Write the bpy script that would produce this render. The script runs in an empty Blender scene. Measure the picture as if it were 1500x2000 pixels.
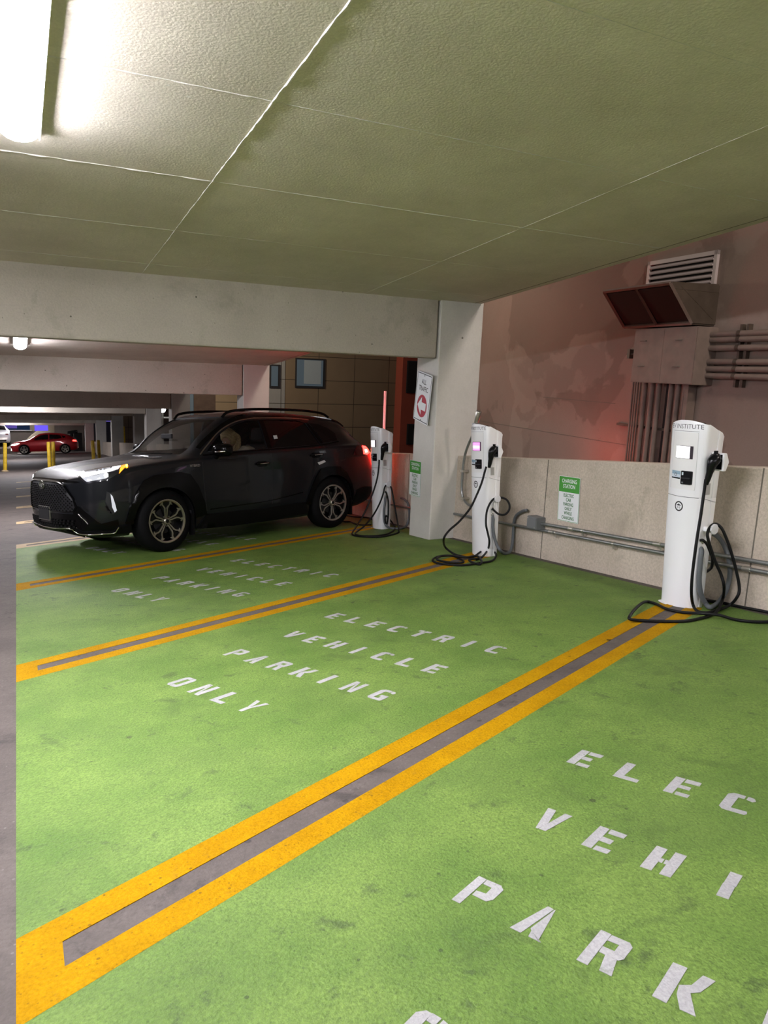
import bpy, bmesh, math, random
from mathutils import Vector, Matrix
from mathutils.geometry import delaunay_2d_cdt
from mathutils.bvhtree import BVHTree
random.seed(7)
C = bpy.context.scene.collection
PI = math.pi
# ---------------------------------------------------------------- the place, measured from the camera's foot
YAW, PITCH, ROLL, FPX, CAMH = 0.46344274, 0.18863197, 0.04182567, 1451.537, 1.4368719
SX, SF, SC = 0.01796, 0.093769, 0.099522      # cross fall, ramp fall of the floor, fall of the ceiling
XF, A0, PITCHY, TH = -0.06713, 1.9135, 2.794132, 1.157459
DX, DY = math.sin(TH), math.cos(TH)           # stall direction
XW = 5.02                                     # inner face of the parapet
CX, CY, CW, CD = 4.6615, 8.0134, 0.60624, 0.54238
ZC = 3.0864853
BAY = 8.685784
def fz(x, y): return SX*x - SF*y
def cz(y): return ZC - SC*y
def parz(y): return 1.2045 - SC*y
F0 = Vector((math.sin(YAW)*math.cos(PITCH), math.cos(YAW)*math.cos(PITCH), -math.sin(PITCH)))
R0 = Vector((math.cos(YAW), -math.sin(YAW), 0)); U0 = R0.cross(F0)
CR = R0*math.cos(ROLL)+U0*math.sin(ROLL); CU = -R0*math.sin(ROLL)+U0*math.cos(ROLL)
CO = Vector((0, 0, CAMH))
def ray(px, py): return F0 + CR*((px-750)/FPX) - CU*((py-1000)/FPX)
def on_floor(px, py, h=0.0):
    d = ray(px, py); t = (h-CAMH)/(d.z-SX*d.x+SF*d.y); return CO + d*t
def on_x(px, py, x): d = ray(px, py); return CO + d*(x/d.x)
def on_y(px, py, y): d = ray(px, py); return CO + d*(y/d.y)
def ramp_matrix(x, y, heading, z=None, normal=None):
    """local +x = heading (radians from +Y towards +X) laid on the ramp, local +z = ramp normal"""
    n = (normal or Vector((-SX, SF, 1))).normalized()
    h = Vector((math.sin(heading), math.cos(heading), 0)); h = (h - n*h.dot(n)).normalized()
    s = n.cross(h)
    m = Matrix(((h.x, s.x, n.x, x), (h.y, s.y, n.y, y), (h.z, s.z, n.z, fz(x, y) if z is None else z), (0, 0, 0, 1)))
    return m
# ---------------------------------------------------------------- materials
M = {}
def nt(m): return m.node_tree.nodes, m.node_tree.links
def mat(name, col, rough=.6, metal=0., emit=None, es=1., coat=0., spec=.5, alpha=1., trans=0., ior=1.45, noise=None, bump=None):
    """noise=(scale, amount) mottles the colour; bump=(scale, strength)"""
    m = bpy.data.materials.new(name); m.use_nodes = True; N, L = nt(m); b = N['Principled BSDF']
    b.inputs['Base Color'].default_value = (*col, 1); b.inputs['Roughness'].default_value = rough
    b.inputs['Metallic'].default_value = metal; b.inputs['Coat Weight'].default_value = coat; b.inputs['Coat Roughness'].default_value = .04
    b.inputs['Specular IOR Level'].default_value = spec; b.inputs['Alpha'].default_value = alpha
    b.inputs['Transmission Weight'].default_value = trans; b.inputs['IOR'].default_value = ior
    if emit: b.inputs['Emission Color'].default_value = (*emit, 1); b.inputs['Emission Strength'].default_value = es
    tc = N.new('ShaderNodeTexCoord')
    if noise:
        n = N.new('ShaderNodeTexNoise'); n.inputs['Scale'].default_value = noise[0]; n.inputs['Detail'].default_value = 6
        L.new(tc.outputs['Object'], n.inputs['Vector'])
        r = N.new('ShaderNodeValToRGB'); r.color_ramp.elements[0].position = .3; r.color_ramp.elements[1].position = .7
        r.color_ramp.elements[0].color = (*[c*(1-noise[1]) for c in col], 1); r.color_ramp.elements[1].color = (*[min(1, c*(1+noise[1])) for c in col], 1)
        L.new(n.outputs['Fac'], r.inputs['Fac']); L.new(r.outputs['Color'], b.inputs['Base Color'])
    if bump:
        n = N.new('ShaderNodeTexNoise'); n.inputs['Scale'].default_value = bump[0]; n.inputs['Detail'].default_value = 4
        L.new(tc.outputs['Object'], n.inputs['Vector'])
        u = N.new('ShaderNodeBump'); u.inputs['Strength'].default_value = bump[1]; u.inputs['Distance'].default_value = .01
        L.new(n.outputs['Fac'], u.inputs['Height']); L.new(u.outputs['Normal'], b.inputs['Normal'])
    M[name] = m; return m
def mixc(N, L, fac, a, b):
    x = N.new('ShaderNodeMix'); x.data_type = 'RGBA'; L.new(fac, x.inputs[0])
    for k, v in ((6, a), (7, b)):
        if isinstance(v, tuple): x.inputs[k].default_value = (*v, 1)
        else: L.new(v, x.inputs[k])
    return x.outputs[2]
def texn(N, L, vec, scale, detail=5, rough=.6, lo=.4, hi=.6, dist=0., map_scale=None):
    if map_scale:
        mp = N.new('ShaderNodeMapping'); mp.inputs['Scale'].default_value = map_scale; L.new(vec, mp.inputs['Vector']); vec = mp.outputs['Vector']
    n = N.new('ShaderNodeTexNoise'); n.inputs['Scale'].default_value = scale; n.inputs['Detail'].default_value = detail
    n.inputs['Roughness'].default_value = rough; n.inputs['Distortion'].default_value = dist; L.new(vec, n.inputs['Vector'])
    r = N.new('ShaderNodeMapRange'); r.inputs[1].default_value = lo; r.inputs[2].default_value = hi; L.new(n.outputs['Fac'], r.inputs[0])
    return r.outputs[0]
def spots(N, L, vec, scale, size, soft=.02, rnd=1., map_scale=None, thin=None):
    """1 inside small round spots"""
    if map_scale:
        mp = N.new('ShaderNodeMapping'); mp.inputs['Scale'].default_value = map_scale; L.new(vec, mp.inputs['Vector']); vec = mp.outputs['Vector']
    v = N.new('ShaderNodeTexVoronoi'); v.inputs['Scale'].default_value = scale; v.inputs['Randomness'].default_value = rnd; L.new(vec, v.inputs['Vector'])
    r = N.new('ShaderNodeMapRange'); r.inputs[1].default_value = size; r.inputs[2].default_value = size+soft; r.inputs[3].default_value = 1; r.inputs[4].default_value = 0
    L.new(v.outputs['Distance'], r.inputs[0]); out = r.outputs[0]
    if thin:      # keep only some cells
        s = N.new('ShaderNodeSeparateColor'); L.new(v.outputs['Color'], s.inputs[0])
        g = N.new('ShaderNodeMath'); g.operation = 'GREATER_THAN'; g.inputs[1].default_value = thin; L.new(s.outputs[0], g.inputs[0])
        k = N.new('ShaderNodeMath'); k.operation = 'MULTIPLY'; L.new(out, k.inputs[0]); L.new(g.outputs[0], k.inputs[1]); out = k.outputs[0]
    return out
def mul(N, L, a, f):
    k = N.new('ShaderNodeMath'); k.operation = 'MULTIPLY'; L.new(a, k.inputs[0]); k.inputs[1].default_value = f; return k.outputs[0]
def surface(name, c1, c2, rough=.8, scale=2., fine=40., pits=None, marks=None, streak=None, bump=.25, grain=.12, extra=None, spec=.3):
    """worn concrete or paint: broad mottling c1..c2, fine grain, round pits, smeared marks, streaks"""
    m = bpy.data.materials.new(name); m.use_nodes = True; N, L = nt(m); b = N['Principled BSDF']
    b.inputs['Roughness'].default_value = rough; b.inputs['Specular IOR Level'].default_value = spec
    tc = N.new('ShaderNodeTexCoord').outputs['Object']
    col = mixc(N, L, texn(N, L, tc, scale, 8, .65, .32, .68), c1, c2)
    col = mixc(N, L, mul(N, L, texn(N, L, tc, fine, 3, .7, .35, .75), grain*2), col, tuple(x*.45 for x in c1))
    if streak: col = mixc(N, L, mul(N, L, texn(N, L, tc, streak[0], 4, .6, .45, .8, map_scale=streak[1]), streak[2]), col, streak[3])
    if marks:
        for k in marks: col = mixc(N, L, mul(N, L, texn(N, L, tc, k[0], 7, .72 if len(k) < 5 else .5, k[1], k[1]+(.09 if len(k) < 5 else k[4]), .4), k[2]), col, k[3])
    hsum = None
    if pits:
        for sc, sz, thin, c, amt in pits:
            s = spots(N, L, tc, sc, sz, sz*.25, 1., None, thin); col = mixc(N, L, mul(N, L, s, amt), col, c)
    if extra: col = extra(N, L, tc, col)
    L.new(col, b.inputs['Base Color'])
    n = N.new('ShaderNodeTexNoise'); n.inputs['Scale'].default_value = fine*1.3; n.inputs['Detail'].default_value = 5; L.new(tc, n.inputs['Vector'])
    u = N.new('ShaderNodeBump'); u.inputs['Strength'].default_value = bump; u.inputs['Distance'].default_value = .008
    L.new(n.outputs['Fac'], u.inputs['Height']); L.new(u.outputs['Normal'], b.inputs['Normal'])
    M[name] = m; return m
# ---------------------------------------------------------------- geometry helpers
def link(name, me, m=None, parent=None, smooth=None, mx=None):
    if m:
        for q in (m if isinstance(m, (list, tuple)) else [m]): me.materials.append(M[q] if isinstance(q, str) else q)
    if smooth is not None:
        for p in me.polygons: p.use_smooth = True
        if smooth < 180: me.set_sharp_from_angle(angle=math.radians(smooth))
    o = bpy.data.objects.new(name, me); C.objects.link(o)
    if parent: o.parent = parent
    if mx: o.matrix_basis = mx
    return o
def mesh(name, vs, fs, mi=None):
    me = bpy.data.meshes.new(name); me.from_pydata([tuple(v) for v in vs], [], [tuple(f) for f in fs]); me.update()
    if mi:
        for p, k in zip(me.polygons, mi): p.material_index = k
    return me
class MB:
    """collects shapes into one mesh"""
    def __init__(s): s.v = []; s.f = []; s.mi = []
    def add(s, vs, fs, mi=0):
        k = len(s.v); s.v += [Vector(v) for v in vs]; s.f += [[i+k for i in f] for f in fs]; s.mi += [mi]*len(fs); return s
    def box(s, a, b, mi=0, mx=None):
        x0, y0, z0 = a; x1, y1, z1 = b
        vs = [Vector(q) for q in ((x0,y0,z0),(x1,y0,z0),(x1,y1,z0),(x0,y1,z0),(x0,y0,z1),(x1,y0,z1),(x1,y1,z1),(x0,y1,z1))]
        if mx: vs = [mx @ v for v in vs]
        return s.add(vs, [(0,3,2,1),(4,5,6,7),(0,1,5,4),(1,2,6,5),(2,3,7,6),(3,0,4,7)], mi)
    def prism(s, poly, z0, z1, mi=0, fn=None):
        """poly of (x,y) ccw, extruded z0..z1; fn maps (x,y,z) to a point"""
        fn = fn or (lambda x, y, z: (x, y, z)); n = len(poly)
        vs = [fn(x, y, z0) for x, y in poly]+[fn(x, y, z1) for x, y in poly]
        return s.add(vs, [list(range(n))[::-1], list(range(n, 2*n))]+[(i, (i+1) % n, n+(i+1) % n, n+i) for i in range(n)], mi)
    def tube(s, pts, r, seg=10, mi=0, cap=True, closed=False):
        pts = [Vector(p) for p in pts]; n = len(pts); rs = r if isinstance(r, (list, tuple)) else [r]*n
        t0 = (pts[1]-pts[0]).normalized(); up = Vector((0, 0, 1)) if abs(t0.z) < .9 else Vector((1, 0, 0)); a = t0.cross(up).normalized()
        vs = []
        for i, p in enumerate(pts):
            t = (pts[(i+1) % n]-pts[i-1]) if closed else (pts[min(i+1, n-1)]-pts[max(i-1, 0)])
            if t.length < 1e-9: t = t0
            t.normalize(); a = (a-t*a.dot(t)); a = a.normalized() if a.length > 1e-6 else t.orthogonal().normalized(); b = t.cross(a)
            for k in range(seg): w = 2*PI*k/seg; vs.append(p+(a*math.cos(w)+b*math.sin(w))*rs[i])
        fs = []
        for i in range(n if closed else n-1):
            j = (i+1) % n
            for k in range(seg): fs.append((i*seg+k, i*seg+(k+1) % seg, j*seg+(k+1) % seg, j*seg+k))
        if cap and not closed: fs += [list(range(seg))[::-1], [(n-1)*seg+k for k in range(seg)]]
        return s.add(vs, fs, mi)
    def lathe(s, prof, seg=32, mi=0, mx=None, cap=True):
        """prof of (r,z) about z"""
        vs = [Vector((r*math.cos(2*PI*k/seg), r*math.sin(2*PI*k/seg), z)) for r, z in prof for k in range(seg)]
        if mx: vs = [mx @ v for v in vs]
        fs = [(i*seg+k, i*seg+(k+1) % seg, (i+1)*seg+(k+1) % seg, (i+1)*seg+k) for i in range(len(prof)-1) for k in range(seg)]
        if cap and prof[0][0] > 1e-6: fs.append(list(range(seg))[::-1])
        if cap and prof[-1][0] > 1e-6: fs.append([(len(prof)-1)*seg+k for k in range(seg)])
        return s.add(vs, fs, mi)
    def build(s, name, m=None, parent=None, smooth=None, mx=None, bevel=None, seg=2, weld=False):
        me = mesh(name, s.v, s.f, s.mi)
        if weld:
            bm = bmesh.new(); bm.from_mesh(me); bmesh.ops.remove_doubles(bm, verts=bm.verts, dist=1e-5); bm.to_mesh(me); bm.free()
        o = link(name, me, m, parent, smooth, mx)
        if bevel:
            b = o.modifiers.new('bevel', 'BEVEL'); b.width = bevel; b.segments = seg; b.limit_method = 'ANGLE'; b.angle_limit = math.radians(35)
        return o
def empty(name, mx=None, parent=None):
    o = bpy.data.objects.new(name, None); C.objects.link(o); o.empty_display_size = .1
    if parent: o.parent = parent
    if mx: o.matrix_basis = mx
    return o
def tag(o, label, cat=None, group=None, kind=None):
    o['label'] = label
    if cat: o['category'] = cat
    if group: o['group'] = group
    if kind: o['kind'] = kind
    return o
def struct(o, label=None):
    o['kind'] = 'structure'
    if label: o['label'] = label
    return o
def spline(pts, n=8, closed=False):
    """Catmull-Rom through the points"""
    P = [Vector(p) for p in pts]; out = []; k = len(P)
    for i in range(k if closed else k-1):
        a = P[(i-1) % k] if closed or i > 0 else P[0]*2-P[1]; b = P[i]; c = P[(i+1) % k]; d = P[(i+2) % k] if closed or i+2 < k else P[-1]*2-P[-2]
        for j in range(n):
            t = j/n; out.append(.5*((2*b)+(c-a)*t+(2*a-5*b+4*c-d)*t*t+(3*b-a-3*c+d)*t**3))
    if not closed: out.append(P[-1])
    return out
_txt = {}
def text_mesh(s, size=1., ext=0., bold=0., xscale=1., align='CENTER', spacing=1., res=3):
    """flat lettering in the xy plane, cap height = size, from the built-in font"""
    cu = bpy.data.curves.new('t', 'FONT'); cu.body = s; cu.size = 1; cu.align_x = align; cu.offset = bold; cu.extrude = 0; cu.resolution_u = res; cu.space_character = spacing
    o = bpy.data.objects.new('t', cu); C.objects.link(o); dg = bpy.context.evaluated_depsgraph_get(); dg.update()
    me = bpy.data.meshes.new_from_object(o.evaluated_get(dg)); bpy.data.objects.remove(o); bpy.data.curves.remove(cu)
    k = size/.729
    vs = [Vector((v.co.x*k*xscale, v.co.y*k, 0)) for v in me.vertices]; fs = [list(p.vertices) for p in me.polygons]
    bpy.data.meshes.remove(me)
    return vs, fs
def add_text(mb, s, size, fn, mi=0, **kw):
    vs, fs = text_mesh(s, size, **kw); mb.add([fn(v.x, v.y) for v in vs], fs, mi)
def cdt(poly, step, holes=()):
    """fill a 2D polygon (with holes) by triangles with inner points on a grid"""
    vs = []; es = []
    for loop in [poly]+list(holes):
        pts = []
        for i, p in enumerate(loop):
            q = loop[(i+1) % len(loop)]; L = math.dist(p, q); k = max(1, int(L/step+.5))
            pts += [(p[0]+(q[0]-p[0])*j/k, p[1]+(q[1]-p[1])*j/k) for j in range(k)]
        b = len(vs); vs += pts; es += [(b+i, b+(i+1) % len(pts)) for i in range(len(pts))]
    nb = len(vs)
    def inside(x, y, loop):
        c = False; n = len(loop)
        for i in range(n):
            (x0, y0), (x1, y1) = loop[i], loop[i-1]
            if (y0 > y) != (y1 > y) and x < (x1-x0)*(y-y0)/(y1-y0)+x0: c = not c
        return c
    def near(x, y):
        return any((x-a)**2+(y-b)**2 < (step*.45)**2 for a, b in vs[:nb])
    x0 = min(p[0] for p in poly); x1 = max(p[0] for p in poly); y0 = min(p[1] for p in poly); y1 = max(p[1] for p in poly)
    j = 0; y = y0+step*.5
    while y < y1:
        x = x0+step*(.5 if j % 2 else 1.)
        while x < x1:
            if inside(x, y, poly) and not any(inside(x, y, h) for h in holes) and not near(x, y): vs.append((x, y))
            x += step
        y += step*.87; j += 1
    ov, oe, of, *_ = delaunay_2d_cdt([Vector(v) for v in vs], es, [], 0, 1e-7)
    out = []
    for f in of:
        cx = sum(ov[i].x for i in f)/len(f); cy = sum(ov[i].y for i in f)/len(f)
        if inside(cx, cy, poly) and not any(inside(cx, cy, h) for h in holes): out.append(list(f))
    return [(v.x, v.y) for v in ov], out
# ================================================================ MATERIALS OF THE PLACE
surface('floor_concrete', (.078,.065,.058), (.135,.112,.100), .75, 1.6, 60, pits=[(1.9,.055,.45,(.012,.011,.011),.9),(9,.10,.6,(.03,.025,.025),.7),(30,.12,.7,(.2,.18,.17),.5)], marks=[(1.6,.51,.40,(.05,.042,.038)),(5,.57,.6,(.03,.025,.024)),(14,.60,.5,(.045,.038,.034))], bump=.45, grain=.2)
surface('green_paint', (.098,.183,.030), (.185,.285,.058), .62, 2.2, 80, pits=[(1.5,.038,.55,(.016,.02,.012),.85),(4,.05,.6,(.03,.04,.016),.7),(13,.08,.7,(.03,.05,.015),.7),(45,.16,.7,(.05,.085,.02),.6)], marks=[(.9,.50,.30,(.085,.14,.032)),(3.,.575,.45,(.055,.09,.022)),(7,.585,.65,(.035,.055,.02)),(18,.62,.6,(.045,.075,.022)),(40,.60,.45,(.06,.10,.025))], bump=.8, grain=.38)
surface('yellow_paint', (.36,.180,.0008), (.47,.255,.002), .75, 4, 80, pits=[(2.2,.04,.5,(.012,.010,.008),.9),(6,.05,.8,(.03,.02,.012),.8),(60,.18,.6,(.17,.09,.01),.6),(22,.10,.6,(.10,.06,.015),.6)], marks=[(5,.63,.5,(.16,.10,.025)),(14,.62,.45,(.17,.10,.02))], bump=.7, grain=.28, spec=.06)
surface('faded_yellow_paint', (.34,.24,.12), (.44,.33,.19), .7, 3, 60, marks=[(5,.6,.5,(.17,.13,.08))], bump=.4)
surface('stencil_paint', (.33,.325,.33), (.42,.41,.415), .7, 5, 90, pits=[(25,.10,.75,(.10,.13,.07),.7)], marks=[(4.5,.66,.75,(.06,.07,.05)),(18,.62,.5,(.16,.19,.13))], bump=.4, grain=.2)
surface('parapet_concrete', (.52,.445,.36), (.66,.57,.475), .85, .9, 45, pits=[(3.2,.055,.45,(.10,.085,.065),.9),(8,.075,.6,(.16,.14,.11),.8),(20,.10,.7,(.18,.155,.125),.7)], marks=[(.8,.50,.42,(.34,.29,.23)),(2.2,.58,.45,(.30,.26,.20)),(6,.62,.4,(.30,.26,.21))], streak=(3.,(1.,1.,.12),.45,(.33,.28,.22)), bump=.55, grain=.24)
surface('beam_concrete', (.46,.415,.35), (.57,.52,.445), .85, .8, 50, pits=[(5,.05,.6,(.10,.09,.07),.9),(16,.07,.8,(.12,.11,.08),.8)], marks=[(1.2,.56,.45,(.30,.28,.22)),(4,.62,.3,(.33,.30,.24))], bump=.35)
surface('column_paint', (.56,.54,.50), (.66,.635,.59), .75, 1.4, 50, pits=[(4,.05,.75,(.14,.12,.10),.8)], marks=[(2.5,.64,.3,(.40,.38,.34))], bump=.2, grain=.06)
surface('ceiling_concrete', (.60,.54,.46), (.76,.69,.60), .8, .9, 55, pits=[(7,.06,.7,(.70,.67,.63),.7)], marks=[(1.2,.60,.25,(.44,.41,.38)),(7,.67,.4,(.68,.65,.61))], streak=(34.,(1.,.10,1.),.25,(.50,.46,.40)), bump=.3)
surface('joint_concrete', (.55,.53,.47), (.66,.63,.56), .8, 3, 60)
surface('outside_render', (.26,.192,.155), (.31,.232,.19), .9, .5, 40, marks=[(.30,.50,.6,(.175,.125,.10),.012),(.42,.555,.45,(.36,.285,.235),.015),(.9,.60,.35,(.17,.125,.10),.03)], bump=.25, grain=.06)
mat('dark_seam', (.15,.13,.105), .9)
mat('steel_conduit', (.33,.34,.34), .38, .85, noise=(20,.12))
mat('fitting_zinc', (.62,.60,.55), .3, .9)
mat('grey_plastic', (.16,.165,.17), .5)
mat('sign_white', (.78,.80,.82), .45)
mat('sign_black', (.012,.012,.014), .5)
mat('sign_red', (.42,.02,.045), .5)
mat('sign_green', (.055,.30,.035), .5)
mat('sign_dark_green', (.03,.16,.04), .5)
mat('yellow_post', (.55,.36,.02), .5, noise=(8,.2))
# ================================================================ FLOOR
def slab(name, x0, x1, y0, y1, zf, th, m, nx=1, ny=1):
    mb = MB(); vs = [(x0,y0),(x1,y0),(x1,y1),(x0,y1)]
    mb.add([(x,y,zf(x,y)-th) for x,y in vs]+[(x,y,zf(x,y)) for x,y in vs], [(0,3,2,1),(4,5,6,7),(0,1,5,4),(1,2,6,5),(2,3,7,6),(3,0,4,7)])
    return mb.build(name, m)
floor = struct(slab('floor', -14, 5.26, -5, 66, fz, .3, 'floor_concrete'), 'sloping concrete deck of the parking garage')
def sheet(name, poly, lift, m, parent, th=.003):
    n = len(poly); mb = MB()
    mb.add([(x,y,fz(x,y)+lift-th) for x,y in poly]+[(x,y,fz(x,y)+lift) for x,y in poly], [list(range(n))[::-1], list(range(n,2*n))]+[(i,(i+1)%n,n+(i+1)%n,n+i) for i in range(n)])
    return mb.build(name, m, parent)
GX = 4.93
def line_y(k, off, x): return A0+k*PITCHY+off/DX+(x-XF)*DY/DX      # y of stall line k, shifted by off across, at x
HO, HI = .1622, .0509
LX = 4.70                                                          # the lines end under the chargers
for k in range(4):
    lo = (lambda x, kk=k: line_y(kk-1, HO, x)) if k else (lambda x: -4.6)
    hi = lambda x, kk=k: line_y(kk, -HO, x)
    xs = [XF, LX, GX] if k else [XF, LX, GX]
    poly = [(XF, lo(XF)), (LX, lo(LX)), (LX, lo(LX)-(HO/DX if k else 0)), (GX, lo(GX)-(HO/DX if k else 0)), (GX, hi(GX)+HO/DX), (LX, hi(LX)+HO/DX), (LX, hi(LX)), (XF, hi(XF))]
    if not k: poly = [(XF, -4.6), (GX, -4.6)]+poly[4:]
    g = sheet('green_paint', poly, .002, 'green_paint', floor); g['label'] = 'bright green paint covering one charging bay'
for k in range(9):
    col = 'yellow_paint' if k < 3 else 'faded_yellow_paint'
    mb = MB(); x1 = LX
    for a, b in ((HI, HO), (-HO, -HI)):
        q = [(XF, line_y(k,a,XF)), (x1, line_y(k,a,x1)), (x1, line_y(k,b,x1)), (XF, line_y(k,b,XF))]
        mb.add([(x,y,fz(x,y)-.001) for x,y in q]+[(x,y,fz(x,y)+.0026) for x,y in q], [(3,2,1,0),(4,5,6,7),(0,1,5,4),(1,2,6,5),(2,3,7,6),(3,0,4,7)])
    xc = XF+.118
    q = [(XF, line_y(k,-HI,XF)), (xc, line_y(k,-HI,xc)), (xc, line_y(k,HI,xc)), (XF, line_y(k,HI,XF))]
    mb.add([(x,y,fz(x,y)-.001) for x,y in q]+[(x,y,fz(x,y)+.0030) for x,y in q], [(3,2,1,0),(4,5,6,7),(0,1,5,4),(1,2,6,5),(2,3,7,6),(3,0,4,7)])
    o = mb.build('stall_line', col, floor)
    o['label'] = 'double yellow stall line with capped end' if k < 3 else 'faded pale stall line'
# stencilled words --------------------------------------------------------------
def g_(*polys): return polys
def R_(x0,y0,x1,y1): return [(x0,y0),(x1,y0),(x1,y1),(x0,y1)]
GL = {   # unit: width .66 x height 1, stencil bridges left open
 'E': g_(R_(0,0,.24,1), R_(.28,.80,.66,1), R_(.24,.41,.52,.60), R_(.28,0,.62,.18)),
 'L': g_(R_(0,.17,.25,1), R_(0,0,.66,.19)),
 'C': g_([(0,.12),(.08,.02),(.24,0),(.24,.16),(.26,.84),(.24,1),(.1,.98),(0,.86)], R_(.24,.82,.40,1), [(.45,.82),(.60,.78),(.66,.86),(.60,.96),(.45,1)], [(.24,0),(.60,0),(.64,.08),(.62,.2),(.36,.19),(.24,.19)]),
 'T': g_(R_(0,.8,.29,1), R_(.37,.8,.66,1), R_(.21,0,.45,.76)),
 'R': g_(R_(0,0,.22,1), [(.22,.82),(.44,.82),(.56,1),(.22,1)], [(.44,.82),(.44,.62),(.66,.55),(.66,.9),(.56,1)], [(.22,.44),(.60,.44),(.66,.55),(.44,.62),(.22,.62)], [(.34,.44),(.56,.44),(.66,0),(.42,0)]),
 'I': g_(R_(.2,0,.44,.49), R_(.2,.50,.44,1)),
 'V': g_([(.0,1),(.22,1),(.36,.28),(.26,0),(.20,0)], [(.46,1),(.66,1),(.46,0),(.28,0),(.33,.2)]),
 'H': g_(R_(0,0,.24,1), R_(.42,0,.66,1), R_(.24,.42,.31,.58), R_(.35,.42,.42,.58)),
 'P': g_(R_(0,0,.2,1), [(.22,.82),(.44,.82),(.56,1),(.22,1)], [(.44,.82),(.44,.58),(.66,.50),(.66,.9),(.56,1)], [(.24,.38),(.58,.38),(.66,.50),(.44,.58),(.24,.56)]),
 'A': g_([(0,0),(.22,0),(.40,.98),(.36,1),(.26,1)], [(.44,1),(.60,0),(.66,0),(.40,0),(.36,.2),(.31,.22),(.42,.98)]),
 'K': g_(R_(0,0,.24,1), [(.26,.52),(.42,.66),(.50,1),(.72,1),(.60,.58),(.46,.46)], [(.26,.50),(.46,.46),(.70,0),(.46,0),(.30,.30)]),
 'N': g_(R_(0,0,.2,1), R_(.46,0,.66,1), [(.22,1),(.22,.72),(.44,0),(.44,.30)]),
 'G': g_([(0,.12),(.08,.02),(.22,0),(.22,.2),(.22,.8),(.22,1),(.1,.98),(0,.86)], R_(.22,.82,.42,1), [(.46,.82),(.62,.76),(.66,.86),(.60,.96),(.46,1)], [(.22,0),(.60,0),(.66,.1),(.66,.18),(.22,.18)], [(.44,.18),(.66,.18),(.66,.5),(.34,.5),(.34,.34),(.44,.34)]),
 'O': g_([(0,.12),(.08,.02),(.22,0),(.22,1),(.1,.98),(0,.86)], [(.44,0),(.58,.02),(.66,.14),(.66,.86),(.58,.98),(.44,1)], R_(.22,.82,.40,1), R_(.26,0,.44,.18)),
 'Y': g_([(0,1),(.2,1),(.34,.58),(.30,.44),(.24,.4)], [(.48,1),(.66,1),(.43,.4),(.43,0),(.25,0),(.25,.38),(.36,.5)]),
}
ND = (DY, -DX)     # across, towards the viewer
ROWS = (('ELECTRIC', 2.216, .544), ('VEHICLE', 1.668, .665), ('PARKING', 1.145, .695), ('ONLY', .600, .880))
for k in range(4):
    for word, top, a0 in ROWS:
        mb = MB()
        for i, ch in enumerate(word):
            for poly in GL[ch]:
                vs = []
                for u, v in poly:
                    al = top-.153+v*.153+random.uniform(-.0015,.0015); ac = a0+i*.2035+u*.150+random.uniform(-.0015,.0015)
                    x = XF+al*DX+ac*ND[0]; y = A0+k*PITCHY+al*DY+ac*ND[1]
                    vs.append((x, y))
                n = len(vs)
                ar = sum(vs[i][0]*vs[(i+1)%n][1]-vs[(i+1)%n][0]*vs[i][1] for i in range(n))
                if ar < 0: vs = vs[::-1]
                mb.add([(x,y,fz(x,y)+.0022) for x,y in vs]+[(x,y,fz(x,y)+.0036) for x,y in vs], [list(range(n))[::-1], list(range(n,2*n))]+[(i,(i+1)%n,n+(i+1)%n,n+i) for i in range(n)])
        mb.build('painted_word', 'stencil_paint', floor)['label'] = 'grey white stencilled word %s' % word
# ================================================================ CEILING, BEAMS, COLUMNS
XE = 5.2307
ceil = struct(slab('ceiling', -14, XE, -5, 66, lambda x, y: cz(y)+.3, .3, 'ceiling_concrete'), 'sloping underside of the concrete deck above')
def ridge(name, a, b, w, h, parent, seed, m='joint_concrete'):
    """ragged fin of cement squeezed out between two shuttering boards, hanging from the ceiling"""
    rnd = random.Random(seed); n = max(6, int((Vector(b)-Vector(a)).length/.05)); mb = MB(); a = Vector((*a, 0)); b = Vector((*b, 0)); d = (b-a).normalized(); s = Vector((-d.y, d.x, 0))
    vs = []; fs = []; off = 0
    for i in range(n+1):
        p = a.lerp(b, i/n); off = off*.8+rnd.uniform(-1,1)*w*.15; hh = h*rnd.uniform(.25,1); ww = w*rnd.uniform(.6,1.1)
        for k, (u, v) in enumerate(((-.5,.002),(-.25,-hh),(.25,-hh),(.5,.002))):
            q = p+s*(u*ww+off); vs.append((q.x, q.y, cz(q.y)+v))
    for i in range(n):
        for k in range(3): fs.append((i*4+k, i*4+k+1, (i+1)*4+k+1, (i+1)*4+k))
    mb.add(vs, fs); return mb.build(name, m, parent)
ridge('cement_ridge', (1.205, 0), (1.205, 5.06), .011, .011, ceil, 1)
ridge('cement_ridge', (1.205, 5.06), (1.205, CY), .011, .006, ceil, 2)
ridge('cement_ridge', (3.65, 0.), (3.65, CY), .004, .003, ceil, 3)
ridge('cement_ridge', (-1.24, 2.), (-1.24, CY), .007, .005, ceil, 4)
for i, (y, w, h) in enumerate(((1.294,.006,.004),(2.554,.006,.004),(3.8136,.010,.006),(5.0733,.010,.008),(6.333,.006,.004),(7.59,.004,.003))):
    ridge('cement_ridge', (-3, y), (1.205, y), w*1., h*1., ceil, 10+i)
    ridge('cement_ridge', (1.205, y), (XE-.1, y), w*.5, h*.5, ceil, 20+i)
MB().box((0,0,0),(0,0,0))
mb = MB()     # drip groove along the free edge
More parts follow.
